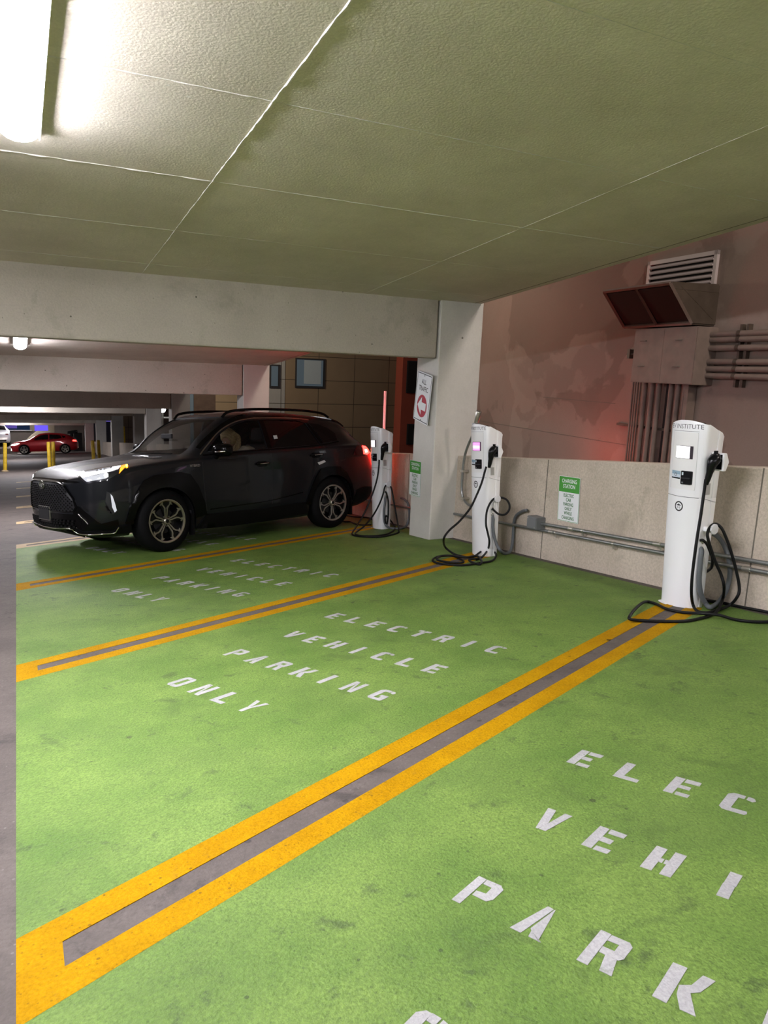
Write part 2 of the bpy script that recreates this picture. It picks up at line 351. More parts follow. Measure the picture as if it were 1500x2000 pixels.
mb.add([(XE-.10,-5,cz(-5)-.001),(XE-.088,-5,cz(-5)-.001),(XE-.088,66,cz(66)-.001),(XE-.10,66,cz(66)-.001)]+[(XE-.10,-5,cz(-5)+.01),(XE-.088,-5,cz(-5)+.01),(XE-.088,66,cz(66)+.01),(XE-.10,66,cz(66)+.01)], [(0,3,2,1),(4,5,6,7),(0,1,5,4),(1,2,6,5),(2,3,7,6),(3,0,4,7)])
mb.build('drip_groove', 'dark_seam', ceil)
BB = 1.6045   # underside of the first beam
names = ['nearest', 'second', 'third', 'fourth', 'fifth', 'sixth', 'seventh']
ys = [CY+i*BAY for i in range(7)]
ys.insert(3, 30.8)
col_labels = ['white painted concrete column with the traffic sign', 'second white concrete column beyond the dark car', 'third white concrete column above the car bonnet', 'slim concrete column at the deck joint', 'concrete column behind the deck joint', 'far grey concrete column', 'far grey column beside a yellow post', 'last concrete column beside the red car']
for i, y in enumerate(ys):
    zt = cz(y+CD); zb = BB-SC*(y-CY)
    b = MB().box((-14, y+.025, zb), (CX-.02, y+CD-.02, cz(y)+.05)).build('concrete_beam', 'beam_concrete', bevel=.02)
    struct(b, 'deep concrete beam crossing the garage, %s of the row' % (names[i] if i < 7 else 'last'))
    zf = fz(CX, y)-.15
    c = MB().box((CX, y, zf-.1), (CX+CW, y+CD, cz(y)+.05)).build('concrete_column', 'column_paint', bevel=.012)
    struct(c, col_labels[i])
# opposite row of columns, left of the aisle, out of frame
# ================================================================ PARAPET
def parapet(x0, x1, y0, y1, name, top=parz, seams=True):
    mb = MB(); q = [(x0,y0),(x1,y0),(x1,y1),(x0,y1)]
    mb.add([(x,y,fz(x,y)-.3) for x,y in q]+[(x,y,top(y)) for x,y in q], [(0,3,2,1),(4,5,6,7),(0,1,5,4),(1,2,6,5),(2,3,7,6),(3,0,4,7)])
    return mb.build(name, 'parapet_concrete', bevel=.012)
wall_r = struct(parapet(XW, XW+.2, -5, 66, 'wall_right'), 'waist high concrete parapet behind the charging stations')
for y in (-1.35, 1.18, 3.705, 6.22, 9.3, 11.8, 14.3):
    mb = MB(); mb.add([(XW-.002,y-.004,fz(XW,y)+.0),(XW-.002,y+.006,fz(XW,y)+.0),(XW-.002,y+.006,parz(y)-.005),(XW-.002,y-.006,parz(y)-.005),(XW+.01,y-.006,fz(XW,y)),(XW+.01,y+.006,fz(XW,y)),(XW+.01,y+.006,parz(y)-.005),(XW+.01,y-.006,parz(y)-.005)], [(0,3,2,1),(4,5,6,7),(0,1,5,4),(1,2,6,5),(2,3,7,6),(3,0,4,7)])
    mb.build('casting_joint', 'dark_seam', wall_r)
# ================================================================ CONDUITS
def tube_obj(name, pts, r, m, parent=None, seg=12, n=6, smooth=60):
    return MB().tube(spline(pts, n), r, seg).build(name, m, parent, smooth)
def conduit_z(y, z0): return z0-.0905*(y-3.535)
def straight_conduit(name, x, y0, y1, z0, r, couplings, straps):
    o = MB().tube([(x, y0, conduit_z(y0,z0)), (x, y1, conduit_z(y1,z0))], r, 14).build(name, 'steel_conduit', None, 60)
    d = Vector((0, y1-y0, conduit_z(y1,z0)-conduit_z(y0,z0))).normalized()
    for y in couplings:
        p = Vector((x, y, conduit_z(y,z0))); MB().tube([p-d*.035, p-d*.034, p+d*.034, p+d*.035], [r*1.15,r*1.3,r*1.3,r*1.15], 14).build('coupling', 'fitting_zinc', o, 60)
    for y in straps:
        p = Vector((x, y, conduit_z(y,z0))); mb = MB(); mb.tube([p-d*.012, p+d*.012], r*1.2, 14); mb.box((x, y-.012, p.z-.05), (XW, y+.012, p.z-.01)); mb.build('strap', 'fitting_zinc', o, 60)
    return o
tag(straight_conduit('conduit_pipe', 4.975, -3, 6.20, .140, .0175, (5.72, 4.60, 3.3), (5.55,4.56,3.2)), 'grey steel conduit running right from the junction box', 'conduit pipe', 'conduits on the parapet')
tag(straight_conduit('conduit_pipe', 4.975, -3, 7.95, .070, .0165, (6.02, 3.7), (5.95,5.12,4.2,3.5)), 'lower grey steel conduit running along the concrete parapet below the junction box', 'conduit pipe', 'conduits on the parapet')
tag(straight_conduit('conduit_pipe', 4.975, 8.6, 12.6, .03, .0165, (9.0,), (10.,)), 'grey conduit on the parapet between the column and the dark car', 'conduit pipe', 'conduits on the parapet')
jb = MB().box((4.90, 6.185, -.165), (XW, 6.345, -.035)).build('junction_box', 'grey_plastic', bevel=.006); tag(jb, 'square grey metal junction box on the parapet', 'junction box')
MB().box((4.893, 6.190, -.160), (4.90, 6.340, -.040)).build('lid', 'grey_plastic', jb, bevel=.002)
for yy, zz in ((6.205,-.145),(6.325,-.055)): MB().lathe([(0,0),(.006,0),(.006,.003),(0,.004)], 10, mx=Matrix.Translation((4.893,yy,zz)) @ Matrix.Rotation(-PI/2,4,'Y')).build('screw', 'fitting_zinc', jb)
jb2 = MB().box((4.93, 8.93, -.455), (XW, 9.03, -.355)).build('junction_box', 'grey_plastic', bevel=.01); tag(jb2, 'small round edged conduit box between column and farthest charging station', 'junction box')
# bent conduit beside the column with a floodlight on top
pts = [on_x(*q, 4.95) for q in ((925,990),(914,985),(905,973),(902,955),(904,920),(908,890),(915,868),(922,852),(926,838),(929,828))]
cb = MB().tube(spline(pts, 6), .016, 12).build('bent_conduit', 'steel_conduit', None, 60); tag(cb, 'bent silver conduit climbing the wall between column and middle charging station', 'conduit pipe')
for q in (2, 4): p = pts[q]; MB().box((p.x-.02, p.y-.03, p.z-.012), (XW, p.y+.03, p.z+.012)).build('strap', 'fitting_zinc', cb)
p = pts[-1]
fl = MB(); mx = Matrix.Translation(p+Vector((.0,-.02,.06))) @ Matrix.Rotation(.35, 4, 'X')
fl.lathe([(.0,-.09),(.022,-.09),(.026,-.05),(.03,.0),(.034,.09),(.03,.1),(0,.1)], 16, mx=mx)
fo = fl.build('flood_lamp', 'fitting_zinc', None, 40); tag(fo, 'small silver lamp head on top of the bent conduit', 'lamp')
MB().box((p.x-.03,p.y-.05,p.z-.03),(p.x+.03,p.y+.03,p.z+.01)).build('bracket', 'steel_conduit', fo)
# ================================================================ SIGNS
def sign(name, P0, eu, ev, w, h, label, cat, build):
    """flat plate; local x = eu (reading direction), y = ev (up)"""
    n = eu.cross(ev); m4 = Matrix(((eu.x,ev.x,n.x,P0.x),(eu.y,ev.y,n.y,P0.y),(eu.z,ev.z,n.z,P0.z),(0,0,0,1)))
    o = empty(name, m4); tag(o, label, cat); build(o, w, h); return o
def rrect(w, h, r, n=4, cx=0, cy=0):
    pts = []
    for sx, sy, a0 in ((1,-1,-90),(1,1,0),(-1,1,90),(-1,-1,180)):
        for k in range(n+1): a = math.radians(a0+90*k/n); pts.append((cx+sx*(w/2-r)+r*math.cos(a), cy+sy*(h/2-r)+r*math.sin(a)))
    return pts
def charging_sign(o, w, h):
    MB().prism(rrect(w, h, .012), 0, .003).build('plate', 'sign_white', o)
    mb = MB(); mb.prism(rrect(w-.012, h*.335, .006, cy=h/2-.006-h*.335/2), .003, .0034).build('header_panel', 'sign_green', o)
    mb = MB()
    for (a, b) in ((rrect(w-.008, h-.008, .01), rrect(w-.016, h-.016, .008)),):
        n = len(a); vs = [(x,y,.0036) for x,y in a]+[(x,y,.0036) for x,y in b]; mb.add(vs, [(i,(i+1)%n,n+(i+1)%n,n+i) for i in range(n)])
    mb.build('border', 'sign_green', o)
    mb = MB()
    for s, y, sz in (('CHARGING', .172, .040), ('STATION', .118, .040)):
        add_text(mb, s, sz, lambda x, yy, y0=y: (x, y0+yy-.006, .0040), xscale=.80, bold=.02)
    mb.build('white_lettering', 'sign_white', o)
    mb = MB()
    for s, y in (('ELECTRIC', .026), ('CAR', -.020), ('PARKING', -.065), ('ONLY', -.110), ('WHILE', -.155), ('CHARGING', -.204)):
        add_text(mb, s, .034, lambda x, yy, y0=y: (x, y0+yy-.004, .0040), xscale=.78 if len(s) > 6 else .85, bold=.02)
    mb.build('green_lettering', 'sign_dark_green', o)
up = Vector((0, SC*0, 1))
# on the parapet
eu = Vector((0,-1,.0905)).normalized(); ev = Vector((-.0,.055,1)).normalized(); eu = (eu-ev*eu.dot(ev)).normalized()
sign('charging_sign', Vector((XW-.006, 5.842, .222)), eu, ev, .322, .462, 'green and white charging station sign on the concrete parapet', 'sign', charging_sign)
ev = Vector((0,.03,1)).normalized(); eu = Vector((0,-1,.045)); eu = (eu-ev*eu.dot(ev)).normalized()
sign('charging_sign', Vector((CX-.006, 8.446, .062)), eu, ev, .305, .462, 'green and white charging station sign on the painted column', 'sign', charging_sign)
def traffic_sign(o, w, h):
    MB().prism(rrect(w, h, .02), 0, .003).build('plate', 'sign_white', o)
    a, b = rrect(w-.028, h-.028, .006), rrect(w-.046, h-.046, .004); n = len(a)
    mb = MB(); mb.add([(x,y,.0036) for x,y in a]+[(x,y,.0036) for x,y in b], [(i,(i+1)%n,n+(i+1)%n,n+i) for i in range(n)]); mb.build('border', 'sign_black', o)
    mb = MB()
    add_text(mb, 'ALL', .062, lambda x, y: (x, y+.172, .0040), bold=.012, xscale=.95)
    add_text(mb, 'TRAFFIC', .062, lambda x, y: (x, y+.085, .0040), bold=.012, xscale=.82); mb.build('lettering', 'sign_black', o)
    R = .142; mb = MB(); mb.prism([(R*math.cos(t*PI/24), R*math.sin(t*PI/24)-.105) for t in range(48)], .003, .0042).build('red_disc', 'sign_red', o)
    mb = MB(); ar = [(-.128,0),(-.015,-.112),(-.015,-.048),(.112,-.048),(.112,.048),(-.015,.048),(-.015,.112)]
    mb.prism([(x, y-.105) for x, y in ar], .0042, .0050).build('arrow', 'sign_white', o)
    for y in (h/2-.035, -h/2+.03): MB().lathe([(0,.003),(.008,.003),(.007,.007),(0,.008)], 10, mx=Matrix.Translation((0,y,0))).build('bolt', 'sign_black', o)
ev = Vector((-.02,-.15,1)).normalized(); eu = Vector((-.06,-1,-.02)); eu = (eu-ev*eu.dot(ev)).normalized()
sign('traffic_sign', Vector((CX-.035, 8.296, 1.112)), eu, ev, .435, .625, 'white ALL TRAFFIC sign with a red disc and arrow, on the column', 'sign', traffic_sign)
# ================================================================ CHARGING STATIONS
mat('shell_white', (.80,.80,.82), .28, coat=.3)
mat('shell_side', (.76,.75,.75), .35)
mat('panel_grey', (.62,.62,.65), .35)
mat('gloss_black', (.004,.004,.005), .25, spec=.35)
mat('cable_rubber', (.004,.004,.0045), .5, spec=.25)
mat('print_grey', (.10,.10,.11), .5)
mat('flex_conduit', (.11,.12,.13), .45)
mat('pad_blue', (.28,.40,.50), .25)
mat('pad_pale', (.55,.62,.68), .3)
mat('label_silver', (.42,.42,.42), .35, .4)
mat('screen_white', (.5,.5,.5), .3, emit=(1,.98,1.), es=.85)
mat('screen_lines', (.2,.2,.25), .3, emit=(.45,.42,.62), es=.45)
mat('screen_dark', (.03,.02,.03), .3)
mat('screen_pink', (.3,.1,.3), .3, emit=(.95,.25,.80), es=.9)
BH = 1.45
def hw(z): return .155+.018*min(1, z/BH)
def dep(z): return .105+.07*min(1, z/BH)
def fx(y, z): t = y/hw(z); return .052*(1-t*t)
def section(z, topcut=0):
    h, d = hw(z), dep(z); pts = []
    for k in range(17): y = -h*.94+2*h*.94*k/16; pts.append((fx(y, z), y))
    r = [(-.012, h*.99), (-.028, h), (-.045, h), (-d*.55, h*.985), (-d*.57, h*.965), (-d*.72, h*.965), (-d*.74, h*.99), (-d, h*.985), (-d-.02, h*.93)]
    pts += r+[(x, -y) for x, y in r[::-1]]
    return pts
def ztop(x): return BH+.005-.03*max(0, .05-x)/.05 if x > 0 else BH-.025-.42*max(0,-x-.03)
FONTBODY = []
def make_charger(mx):
    t = empty('charging_station', mx)
    zs = [.0, .3, .6, .868, .872, .876, 1.1, 1.3, 1.40, 1.43]
    secs = [section(z) for z in zs]; n = len(secs[0]); vs = []; fs = []
    for z, s in zip(zs, secs):
        k = .0035 if z == .872 else 0
        for x, y in s:
            zz = z
            if z >= 1.40:
                zt = ztop(x); zz = zt-.022 if z < 1.43 else zt
            q = (x*(1-0*k)-(k if x > -.01 else 0), y*(1-k/.16 if k else 1), zz)
            if z == 1.43: q = (q[0]*.94-.002, q[1]*.965, q[2])
            vs.append(q)
    for i in range(len(zs)-1):
        for k in range(n): fs.append((i*n+k, i*n+(k+1) % n, (i+1)*n+(k+1) % n, (i+1)*n+k))
    fs.append([k for k in range(n)][::-1]); b = (len(zs)-1)*n
    h2 = n//2
    for k in range(h2-1+1):
        a, c2 = b+k, b+(n-1-k) % n
    # roof: bridge left and right halves of the last ring
    order = list(range(n)); front = list(range(17)); 
    left = list(range(8, -1, -1))+list(range(n-1, n-10, -1)); right = list(range(8, 17))+list(range(17, 26))
    for i in range(len(left)-1):
        f = [b+left[i], b+left[i+1], b+right[i+1], b+right[i]]; f2 = []
        for q in f:
            if q not in f2: f2.append(q)
        if len(f2) > 2: fs.append(f2)
    body = MB().add(vs, fs).build('housing', 'shell_white', t, 38)
    # seam line
    S = lambda y, z, lift=.0012: (fx(y, z)+lift, y, z)
    def strip(zf, y0, y1, w, lift=.0008, n2=14):
        v = []; f = []
        for i in range(n2+1):
            y = y0+(y1-y0)*i/n2; z = zf(y); v += [S(y, z-w/2, lift), S(y, z+w/2, lift)]
        for i in range(n2): f.append((2*i, 2*i+2, 2*i+3, 2*i+1))
        return v, f
    v, f = strip(lambda y: .872, -.147, .147, .003); MB().add(v, f).build('panel_seam', 'print_grey', t)
    v, f = strip(lambda y: 1.372, -.12, .12, .0025); MB().add(v, f).build('top_line', 'print_grey', t)
    mb = MB()
    hh = hw(.87); mb.add([(-.012, hh+.0012, .8735), (-.012, hh+.0012, .8705), (-dep(.87), hh+.0012, .835), (-dep(.87), hh+.0012, .838)], [(0,1,2,3)])
    mb.build('side_seam', 'print_grey', t)
    MB().prism([(x*1.0+(.02 if x > 0 else -.02), y*1.09) for x, y in section(0)], -.014, .0).build('base_plate', 'shell_side', t, bevel=.004)
    # black lid
    mb = MB(); mb.lathe([(0,.02),(.045,.016),(.055,.005),(.055,-.02)], 20, mx=Matrix.Translation((-.03,.04,BH-.03)) @ Matrix.Diagonal((.5,1.6,1,1))); mb.build('top_vent', 'gloss_black', t, 40)
    # face plate
    def patch(poly, lift, step=.02):
        v2, f2 = cdt(poly, step); return [S(y, z, lift) for y, z in v2], f2
    def slabp(name, poly, lift, m, parent=t, step=.02):
        v, f = patch(poly, lift, step); return MB().add(v, f).build(name, m, parent, 60)
    pl = slabp('face_plate', rrect(.235, .435, .006, cx=-.0, cy=1.145), .0010, 'shell_side')
    mb = MB()
    for a in (rrect(.235, .435, .006, cx=0, cy=1.145),):
        bb = rrect(.231, .431, .005, cx=0, cy=1.145); n3 = len(a); mb.add([S(y,z,.0014) for y,z in a]+[S(y,z,.0014) for y,z in bb], [(i,(i+1)%n3,n3+(i+1)%n3,n3+i) for i in range(n3)])
    mb.build('gap_line', 'label_silver', pl)
    sc = slabp('screen', rrect(.158, .098, .003, cx=.008, cy=1.212), .0022, 'screen_dark')
    cr = MB(); v, f = patch(rrect(.088, .104, .008, cx=.052, cy=1.020), .004, .03); cr.add(v, f)
    cr2 = MB(); q = rrect(.088,.104,.008,cx=.052,cy=1.020); n4 = len(q)
    cr2.add([S(y,z,.001) for y,z in q]+[S(y,z,.013) for y,z in q], [(i,(i+1)%n4,n4+(i+1)%n4,n4+i) for i in range(n4)]+[list(range(n4,2*n4))])
    reader = cr2.build('card_reader', 'gloss_black', t)
    mb = MB(); mb.add([S(y,z,.0138) for y,z in rrect(.014,.022,.002,cx=.024,cy=1.050)], [list(range(len(rrect(1,1,.1))))]); mb.build('status_icon', 'pad_pale', reader)
    mb = MB(); mb.add([S(y,z,.0138) for y,z in rrect(.016,.012,.002,cx=.026,cy=.982)], [list(range(len(rrect(1,1,.1))))]); mb.build('keypad_mark', 'print_grey', reader)
    mb = MB(); mb.box((.04,.012,1.012),(.066,.092,1.020)); mb.build('card_slot', 'sign_black', reader)
    pad = slabp('tap_pad', rrect(.098, .062, .004, cx=-.055, cy=1.035), .0024, 'pad_pale')
    slabp('pad_band', rrect(.098, .026, .003, cx=-.055, cy=1.052), .0028, 'pad_blue', pad)
    slabp('pad_foot', rrect(.098, .010, .003, cx=-.055, cy=1.010), .0030, 'gloss_black', pad)
    mb = MB(); ring = [(.016*math.cos(a*PI/10), .013*math.sin(a*PI/10)) for a in range(20)]; r2 = [(.010*math.cos(a*PI/10), .008*math.sin(a*PI/10)) for a in range(20)]
    mb.add([S(-.055+y,1.037+z,.0034) for y,z in ring]+[S(-.055+y,1.037+z,.0034) for y,z in r2], [(i,(i+1)%20,20+(i+1)%20,20+i) for i in range(20)]); mb.build('pad_ring', 'print_grey', pad)
    # round emblem
    mb = MB(); c0 = (.0, .795)
    def ringp(r0, r1, n5=32):
        a = [(r1*math.cos(2*PI*i/n5), r1*math.sin(2*PI*i/n5)) for i in range(n5)]; b5 = [(r0*math.cos(2*PI*i/n5), r0*math.sin(2*PI*i/n5)) for i in range(n5)]
        mb.add([S(c0[0]+y,c0[1]+z,.0016) for y,z in a]+[S(c0[0]+y,c0[1]+z,.0016) for y,z in b5], [(i,(i+1)%n5,n5+(i+1)%n5,n5+i) for i in range(n5)])
    ringp(.029, .039)
    for poly in ([(-.022,.004),(-.016,.012),(-.008,.014),(0,.022),(.008,.014),(.016,.012),(.022,.004),(.012,.006),(0,.004),(-.012,.006)], [(-.012,-.018),(-.009,-.018),(-.009,.0),(-.012,.0)], [(-.002,-.014),(.002,-.014),(.001,-.002),(-.001,-.002)], [(.009,-.018),(.012,-.018),(.012,0),(.009,0)]):
        mb.add([S(c0[0]+y,c0[1]+z,.0016) for y,z in poly], [list(range(len(poly)))])
    mb.build('round_emblem', 'sign_black', t)
    # lettering
    mb = MB(); add_text(mb, 'EV INSTITUTE', .036, lambda x, y: S(x*1.0, 1.391+y, .0012), xscale=.98, res=2); mb.build('lettering', 'print_grey', t)
    # right side: label, holster, hook, ports
    h = hw(1.0)
    MB().box((-.075, h-.006, .90), (-.03, h+.0025, .985)).build('rating_label', 'label_silver', t)
    hb = MB(); a = [(-.055,1.088),(-.055,1.222),(-.085,1.222),(-.115,1.155),(-.085,1.088)]
    hb.add([(x,.17,z) for x,z in a]+[(x,.287,z) for x,z in a], [(0,1,2,3,4),(9,8,7,6,5)]+[(i,5+i,5+(i+1)%5,(i+1)%5) for i in range(5)])
    hol = hb.build('holster', 'shell_white', t, bevel=.006)
    MB().box((-.058,.19,1.10),(-.053,.272,1.21)).build('socket', 'gloss_black', hol)
    # connector
    path = [(-.055,.232,1.185),(-.03,.232,1.178),(-.008,.232,1.155),(.003,.228,1.12),(.008,.222,1.075),(.012,.214,1.03),(.016,.206,.985)]
    rad = [.036,.045,.044,.034,.025,.022,.016]
    sp = spline(path, 4); rr = []
    for i in range(len(path)-1): rr += [rad[i]+(rad[i+1]-rad[i])*j/4 for j in range(4)]
    rr.append(rad[-1])
    con = MB().tube(sp, rr, 14).build('connector', 'gloss_black', t, 50)
    MB().box((-.045,.222,1.20),(-.018,.242,1.238)).build('release_latch', 'gloss_black', con, bevel=.003)
    hk = MB().box((-.095,.15,.615),(-.045,.235,.655)).build('cable_hook', 'shell_white', t, bevel=.008)
    MB().lathe([(0,-.006),(.040,-.006),(.045,0),(.040,.008),(0,.010)], 8, mx=Matrix.Translation((-.07,.24,.645)) @ Matrix.Rotation(-PI/2,4,'X') @ Matrix.Rotation(.2,4,'Z')).build('end_plate', 'panel_grey', hk, bevel=.004)
    for z, r in ((.535,.019),(.470,.020)):
        MB().lathe([(r,-.01),(r,.012),(r*.8,.018),(r*.55,.02),(r*.55,.0)], 16, mx=Matrix.Translation((-.055,.148,z)) @ Matrix.Rotation(-PI/2,4,'X')).build('cable_gland', 'fitting_zinc', t, 40)
    return t
def copy_tree(o, parent=None):
    c = o.copy(); C.objects.link(c); c.parent = parent
    for ch in list(o.children): copy_tree(ch, c)
    return c
G = 'charging stations along the parapet'
MXN = [ramp_matrix(4.630, 4.022, -PI/2, normal=Vector((-SX, .035, 1))), ramp_matrix(4.592, 6.746, -PI/2), ramp_matrix(4.590, 9.370, -PI/2)]
proto = make_charger(MXN[0]); tag(proto, 'large white EV INSTITUTE charging station nearest the camera, striped screen', 'charging station', G)
st = [proto]
for mxx, lab in zip(MXN[1:], ('white charging station with a pink lit screen, right of the painted column', 'farthest white charging station, behind the tail of the dark car')):
    q = copy_tree(proto); q.matrix_basis = mxx; q['label'] = lab; st.append(q)
# screens differ
def scr(t, kind):
    sc = [c for c in t.children if c.name.startswith('screen')][0]
    S = lambda y, z, l: (fx(y, z)+l, y, z)
    mb = MB()
    def r4(x0, x1, z0, z1, l, mi): 
        n = 6; v = []; 
        for i in range(n+1): y = x0+(x1-x0)*i/n; v += [S(y, z0, l), S(y, z1, l)]
        mb.add(v, [(2*i, 2*i+2, 2*i+3, 2*i+1) for i in range(n)], mi)
    if kind == 'stripes':
        r4(-.069, .062, 1.166, 1.258, .0030, 0)
        rnd = random.Random(3)
        for i in range(12): y = -.062+i*.0098; r4(y, y+.0022, 1.170, 1.254, .0034, 1)
        for i in range(8): r4(.045+.002*i, .064, 1.166+.010*i, 1.176+.010*i, .0036, 2) if i < 0 else None
        mb.build('display', ['screen_white', 'screen_lines', 'screen_dark'], sc)
    elif kind == 'pink':
        r4(-.060, .072, 1.168, 1.256, .0030, 0); r4(-.056, .066, 1.190, 1.218, .0034, 1)
        mb.build('display', ['screen_pink', 'screen_white'], sc)
    else:
        r4(-.062, .062, 1.166, 1.258, .0030, 0); r4(-.030, .030, 1.232, 1.236, .0034, 1)
        mb.build('display', ['screen_white', 'screen_lines'], sc)
for t, kd in zip(st, ('stripes', 'pink', 'white')): scr(t, kd)
# ---- cables: measured off the picture, each point on the side plane of its station or on the deck
def cable(i, pts, r, name, m, label=None, org=(0, 0), s=1., seg=10, n=6, rise=None):
    mx = MXN[i]; inv = mx.inverted(); out = []
    for q in pts:
        px, py = org[0]+q[0]/s, org[1]+q[1]/s; k = q[2]
        if k == 'f' or isinstance(k, tuple):
            p = on_floor(px, py, (k[1] if isinstance(k, tuple) else r+.004)); out.append(inv @ p)
        elif isinstance(k, str): out.append(inv @ on_x(px, py, XW-float(k)))
        else:
            d = inv.to_3x3() @ ray(px, py); o = inv @ CO; out.append(o+d*((k-o.y)/d.y))
    for p in out:      # never below the deck
        w = mx @ p; low = fz(w.x, w.y)+r+.002
        if w.z < low: w.z = low; p[:] = inv @ w
    pts2 = spline(out, n)
    for p in pts2:
        w = mx @ p; low = fz(w.x, w.y)+r+.001
        if w.z < low: w.z = low; p[:] = inv @ w
    o = MB().tube(pts2, r, seg).build(name, m, st[i], 180)
    if label: o['label'] = label
    return o
o1, s1 = (1160, 780), 4.348
RC = .0115
cable(0, [(950,680,.21),(935,790,.21),(922,880,.215),(905,1000,.22),(880,1150,.225),(855,1330,.23),(835,1500,.23),(828,1640,.23),(840,1740,('h',.05)),(875,1795,('h',.02)),(950,1812,'f'),(1050,1790,'f'),(1150,1750,('h',.03)),(1215,1680,.36),(1235,1600,.36),(1205,1440,.33),(1160,1280,.30),(1120,1170,.275),(1082,1092,.25),
 (1035,1058,.215),(992,1078,.215),(966,1130,.225),(968,1180,.235),(1000,1290,.25),(1040,1400,.27),(1080,1490,.29),(1105,1590,.31),(1095,1690,('h',.06)),(1060,1780,('h',.03)),(990,1835,'f'),(800,1880,'f'),(600,1885,'f'),(400,1878,'f'),(312,1868,('h',.03)),(302,1845,('h',.04)),(350,1780,('h',.04)),(410,1730,('h',.03)),(460,1718,'f'),(530,1738,'f'),(620,1780,'f'),(750,1808,'f'),(900,1818,('h',.035)),(1050,1830,('h',.04)),(1200,1870,'f'),(1350,1888,'f'),(1500,1888,'f'),(1650,1870,'f')], RC, 'charging_cable', 'cable_rubber', None, o1, s1)
cable(0, [(905,1197,.17),(925,1197,.19),(960,1230,.21),(990,1300,.23),(1008,1350,.24),(1000,1420,.22),(975,1450,.15),(945,1468,.05)], RC, 'charging_cable', 'cable_rubber', None, o1, s1)
cable(0, [(940,1715,'.14'),(1010,1716,'f'),(1080,1725,'f'),(1200,1752,'f'),(1340,1780,'f'),(1500,1812,'f'),(1700,1860,'f')], RC, 'charging_cable', 'cable_rubber', None, o1, s1)
cable(0, [(905,1262,.155),(915,1290,.175),(908,1350,.18),(900,1430,.18),(893,1520,.18),(900,1610,.185),(920,1680,.19),(950,1735,.20),(985,1765,'f'),(1040,1740,'f'),(1085,1690,'.07'),(1125,1620,'.05'),(1150,1520,'.03'),(1155,1440,'.03'),(1140,1330,'.03'),(1100,1230,'.03'),(1050,1165,'.03'),(1000,1135,'.03')], .019, 'flexible_conduit', 'flex_conduit', 'grey flexible conduit', o1, s1, 12)
o2, s2 = (680, 780), 4.4118
cable(1, [(1190,580,.21),(1178,620,.21),(1150,720,.22),(1105,830,.23),(1050,940,.24),(960,1050,.25),(870,1130,.28),(825,1200,.32),(835,1270,('h',.12)),(900,1325,('h',.06)),(980,1352,('h',.03)),(1070,1360,'f'),(1140,1315,('h',.05)),(1200,1285,('h',.06)),(1250,1305,('h',.05)),(1275,1345,('h',.03)),(1240,1390,'f'),(1150,1408,'f'),(1000,1428,'f'),(880,1425,'f'),(780,1412,'f'),(728,1390,('h',.03)),(760,1360,('h',.04)),(850,1345,('h',.03)),(940,1360,'f'),(995,1400,'f'),(930,1408,'f'),(840,1400,'f'),(765,1380,('h',.05)),(800,1352,('h',.055)),(900,1348,('h',.05)),(1020,1360,('h',.04)),(1110,1350,('h',.04)),(1150,1395,('h',.03)),(1130,1422,'f'),(1060,1400,'f'),(1045,1380,('h',.03)),(1110,1372,('h',.03))], .0115, 'charging_cable', 'cable_rubber', None, o2, s2)
cable(1, [(1285,850,.215),(1250,862,.22),(1215,910,.23),(1192,980,.23),(1188,1080,.24),(1205,1160,.25),(1217,1230,.26),(1200,1300,('h',.07)),(1150,1362,('h',.03)),(1100,1380,'f')], .0115, 'charging_cable', 'cable_rubber', None, o2, s2)
cable(1, [(1243,942,.17),(1262,962,.20),(1300,990,.24),(1350,992,.28),(1385,955,.30),(1390,910,.30),(1370,870,.28),(1335,850,.24),(1290,845,.22)], .0115, 'charging_cable', 'cable_rubber', None, o2, s2)
cable(1, [(1243,1000,.155),(1248,1040,.17),(1248,1100,.175),(1258,1180,.18),(1280,1250,.20),(1310,1300,.24),(1350,1328,'f'),(1385,1320,'f'),(1405,1290,'.08'),(1418,1220,'.05'),(1424,1120,'.035'),(1430,1050,'.03'),(1450,1000,'.03'),(1500,965,'.03'),(1540,955,'.05')], .017, 'flexible_conduit', 'flex_conduit', 'grey flexible conduit', o2, s2, 12)
cable(2, [(268,520,.21),(264,580,.21),(250,680,.22),(215,800,.23),(150,960,.25),(85,1075,.28),(38,1145,('h',.04)),(45,1170,'f'),(120,1182,'f'),(250,1187,'f'),(350,1172,'f'),(425,1150,'f'),(436,1125,('h',.05)),(415,1000,.36),(388,850,.30),(372,765,.25),(345,735,.22),(318,752,.23),(300,820,.24),(270,900,.26),(215,1000,.29),(140,1090,('h',.10)),(65,1150,('h',.03)),(90,1172,'f'),(200,1177,'f'),(320,1165,'f'),(390,1130,'f'),(400,1100,'f'),(370,1050,('h',.06)),(330,1005,.24),(318,1030,.23),(325,1080,.21),(335,1070,.2),(345,1000,.2),(345,880,.19),(330,810,.18),(318,795,.165)], .0115, 'charging_cable', 'cable_rubber', None, o2, s2)
cable(2, [(200,1080,'f'),(120,1082,'f'),(60,1073,'f'),(20,1055,'f'),(-40,1052,'f'),(-60,1020,'f'),(-30,1000,'f'),(60,1012,'f'),(160,1018,'f'),(210,1032,'f')], .0115, 'charging_cable', 'cable_rubber', None, o2, s2)
cable(2, [(322,835,.155),(318,880,.17),(308,960,.175),(310,1040,.19),(330,1090,.22),(370,1110,'f'),(450,1110,'f'),(505,1085,'.06'),(525,1000,'.03'),(515,900,'.03'),(480,860,'.03'),(455,850,'.03')], .016, 'flexible_conduit', 'flex_conduit', 'grey flexible conduit', o2, s2, 12)
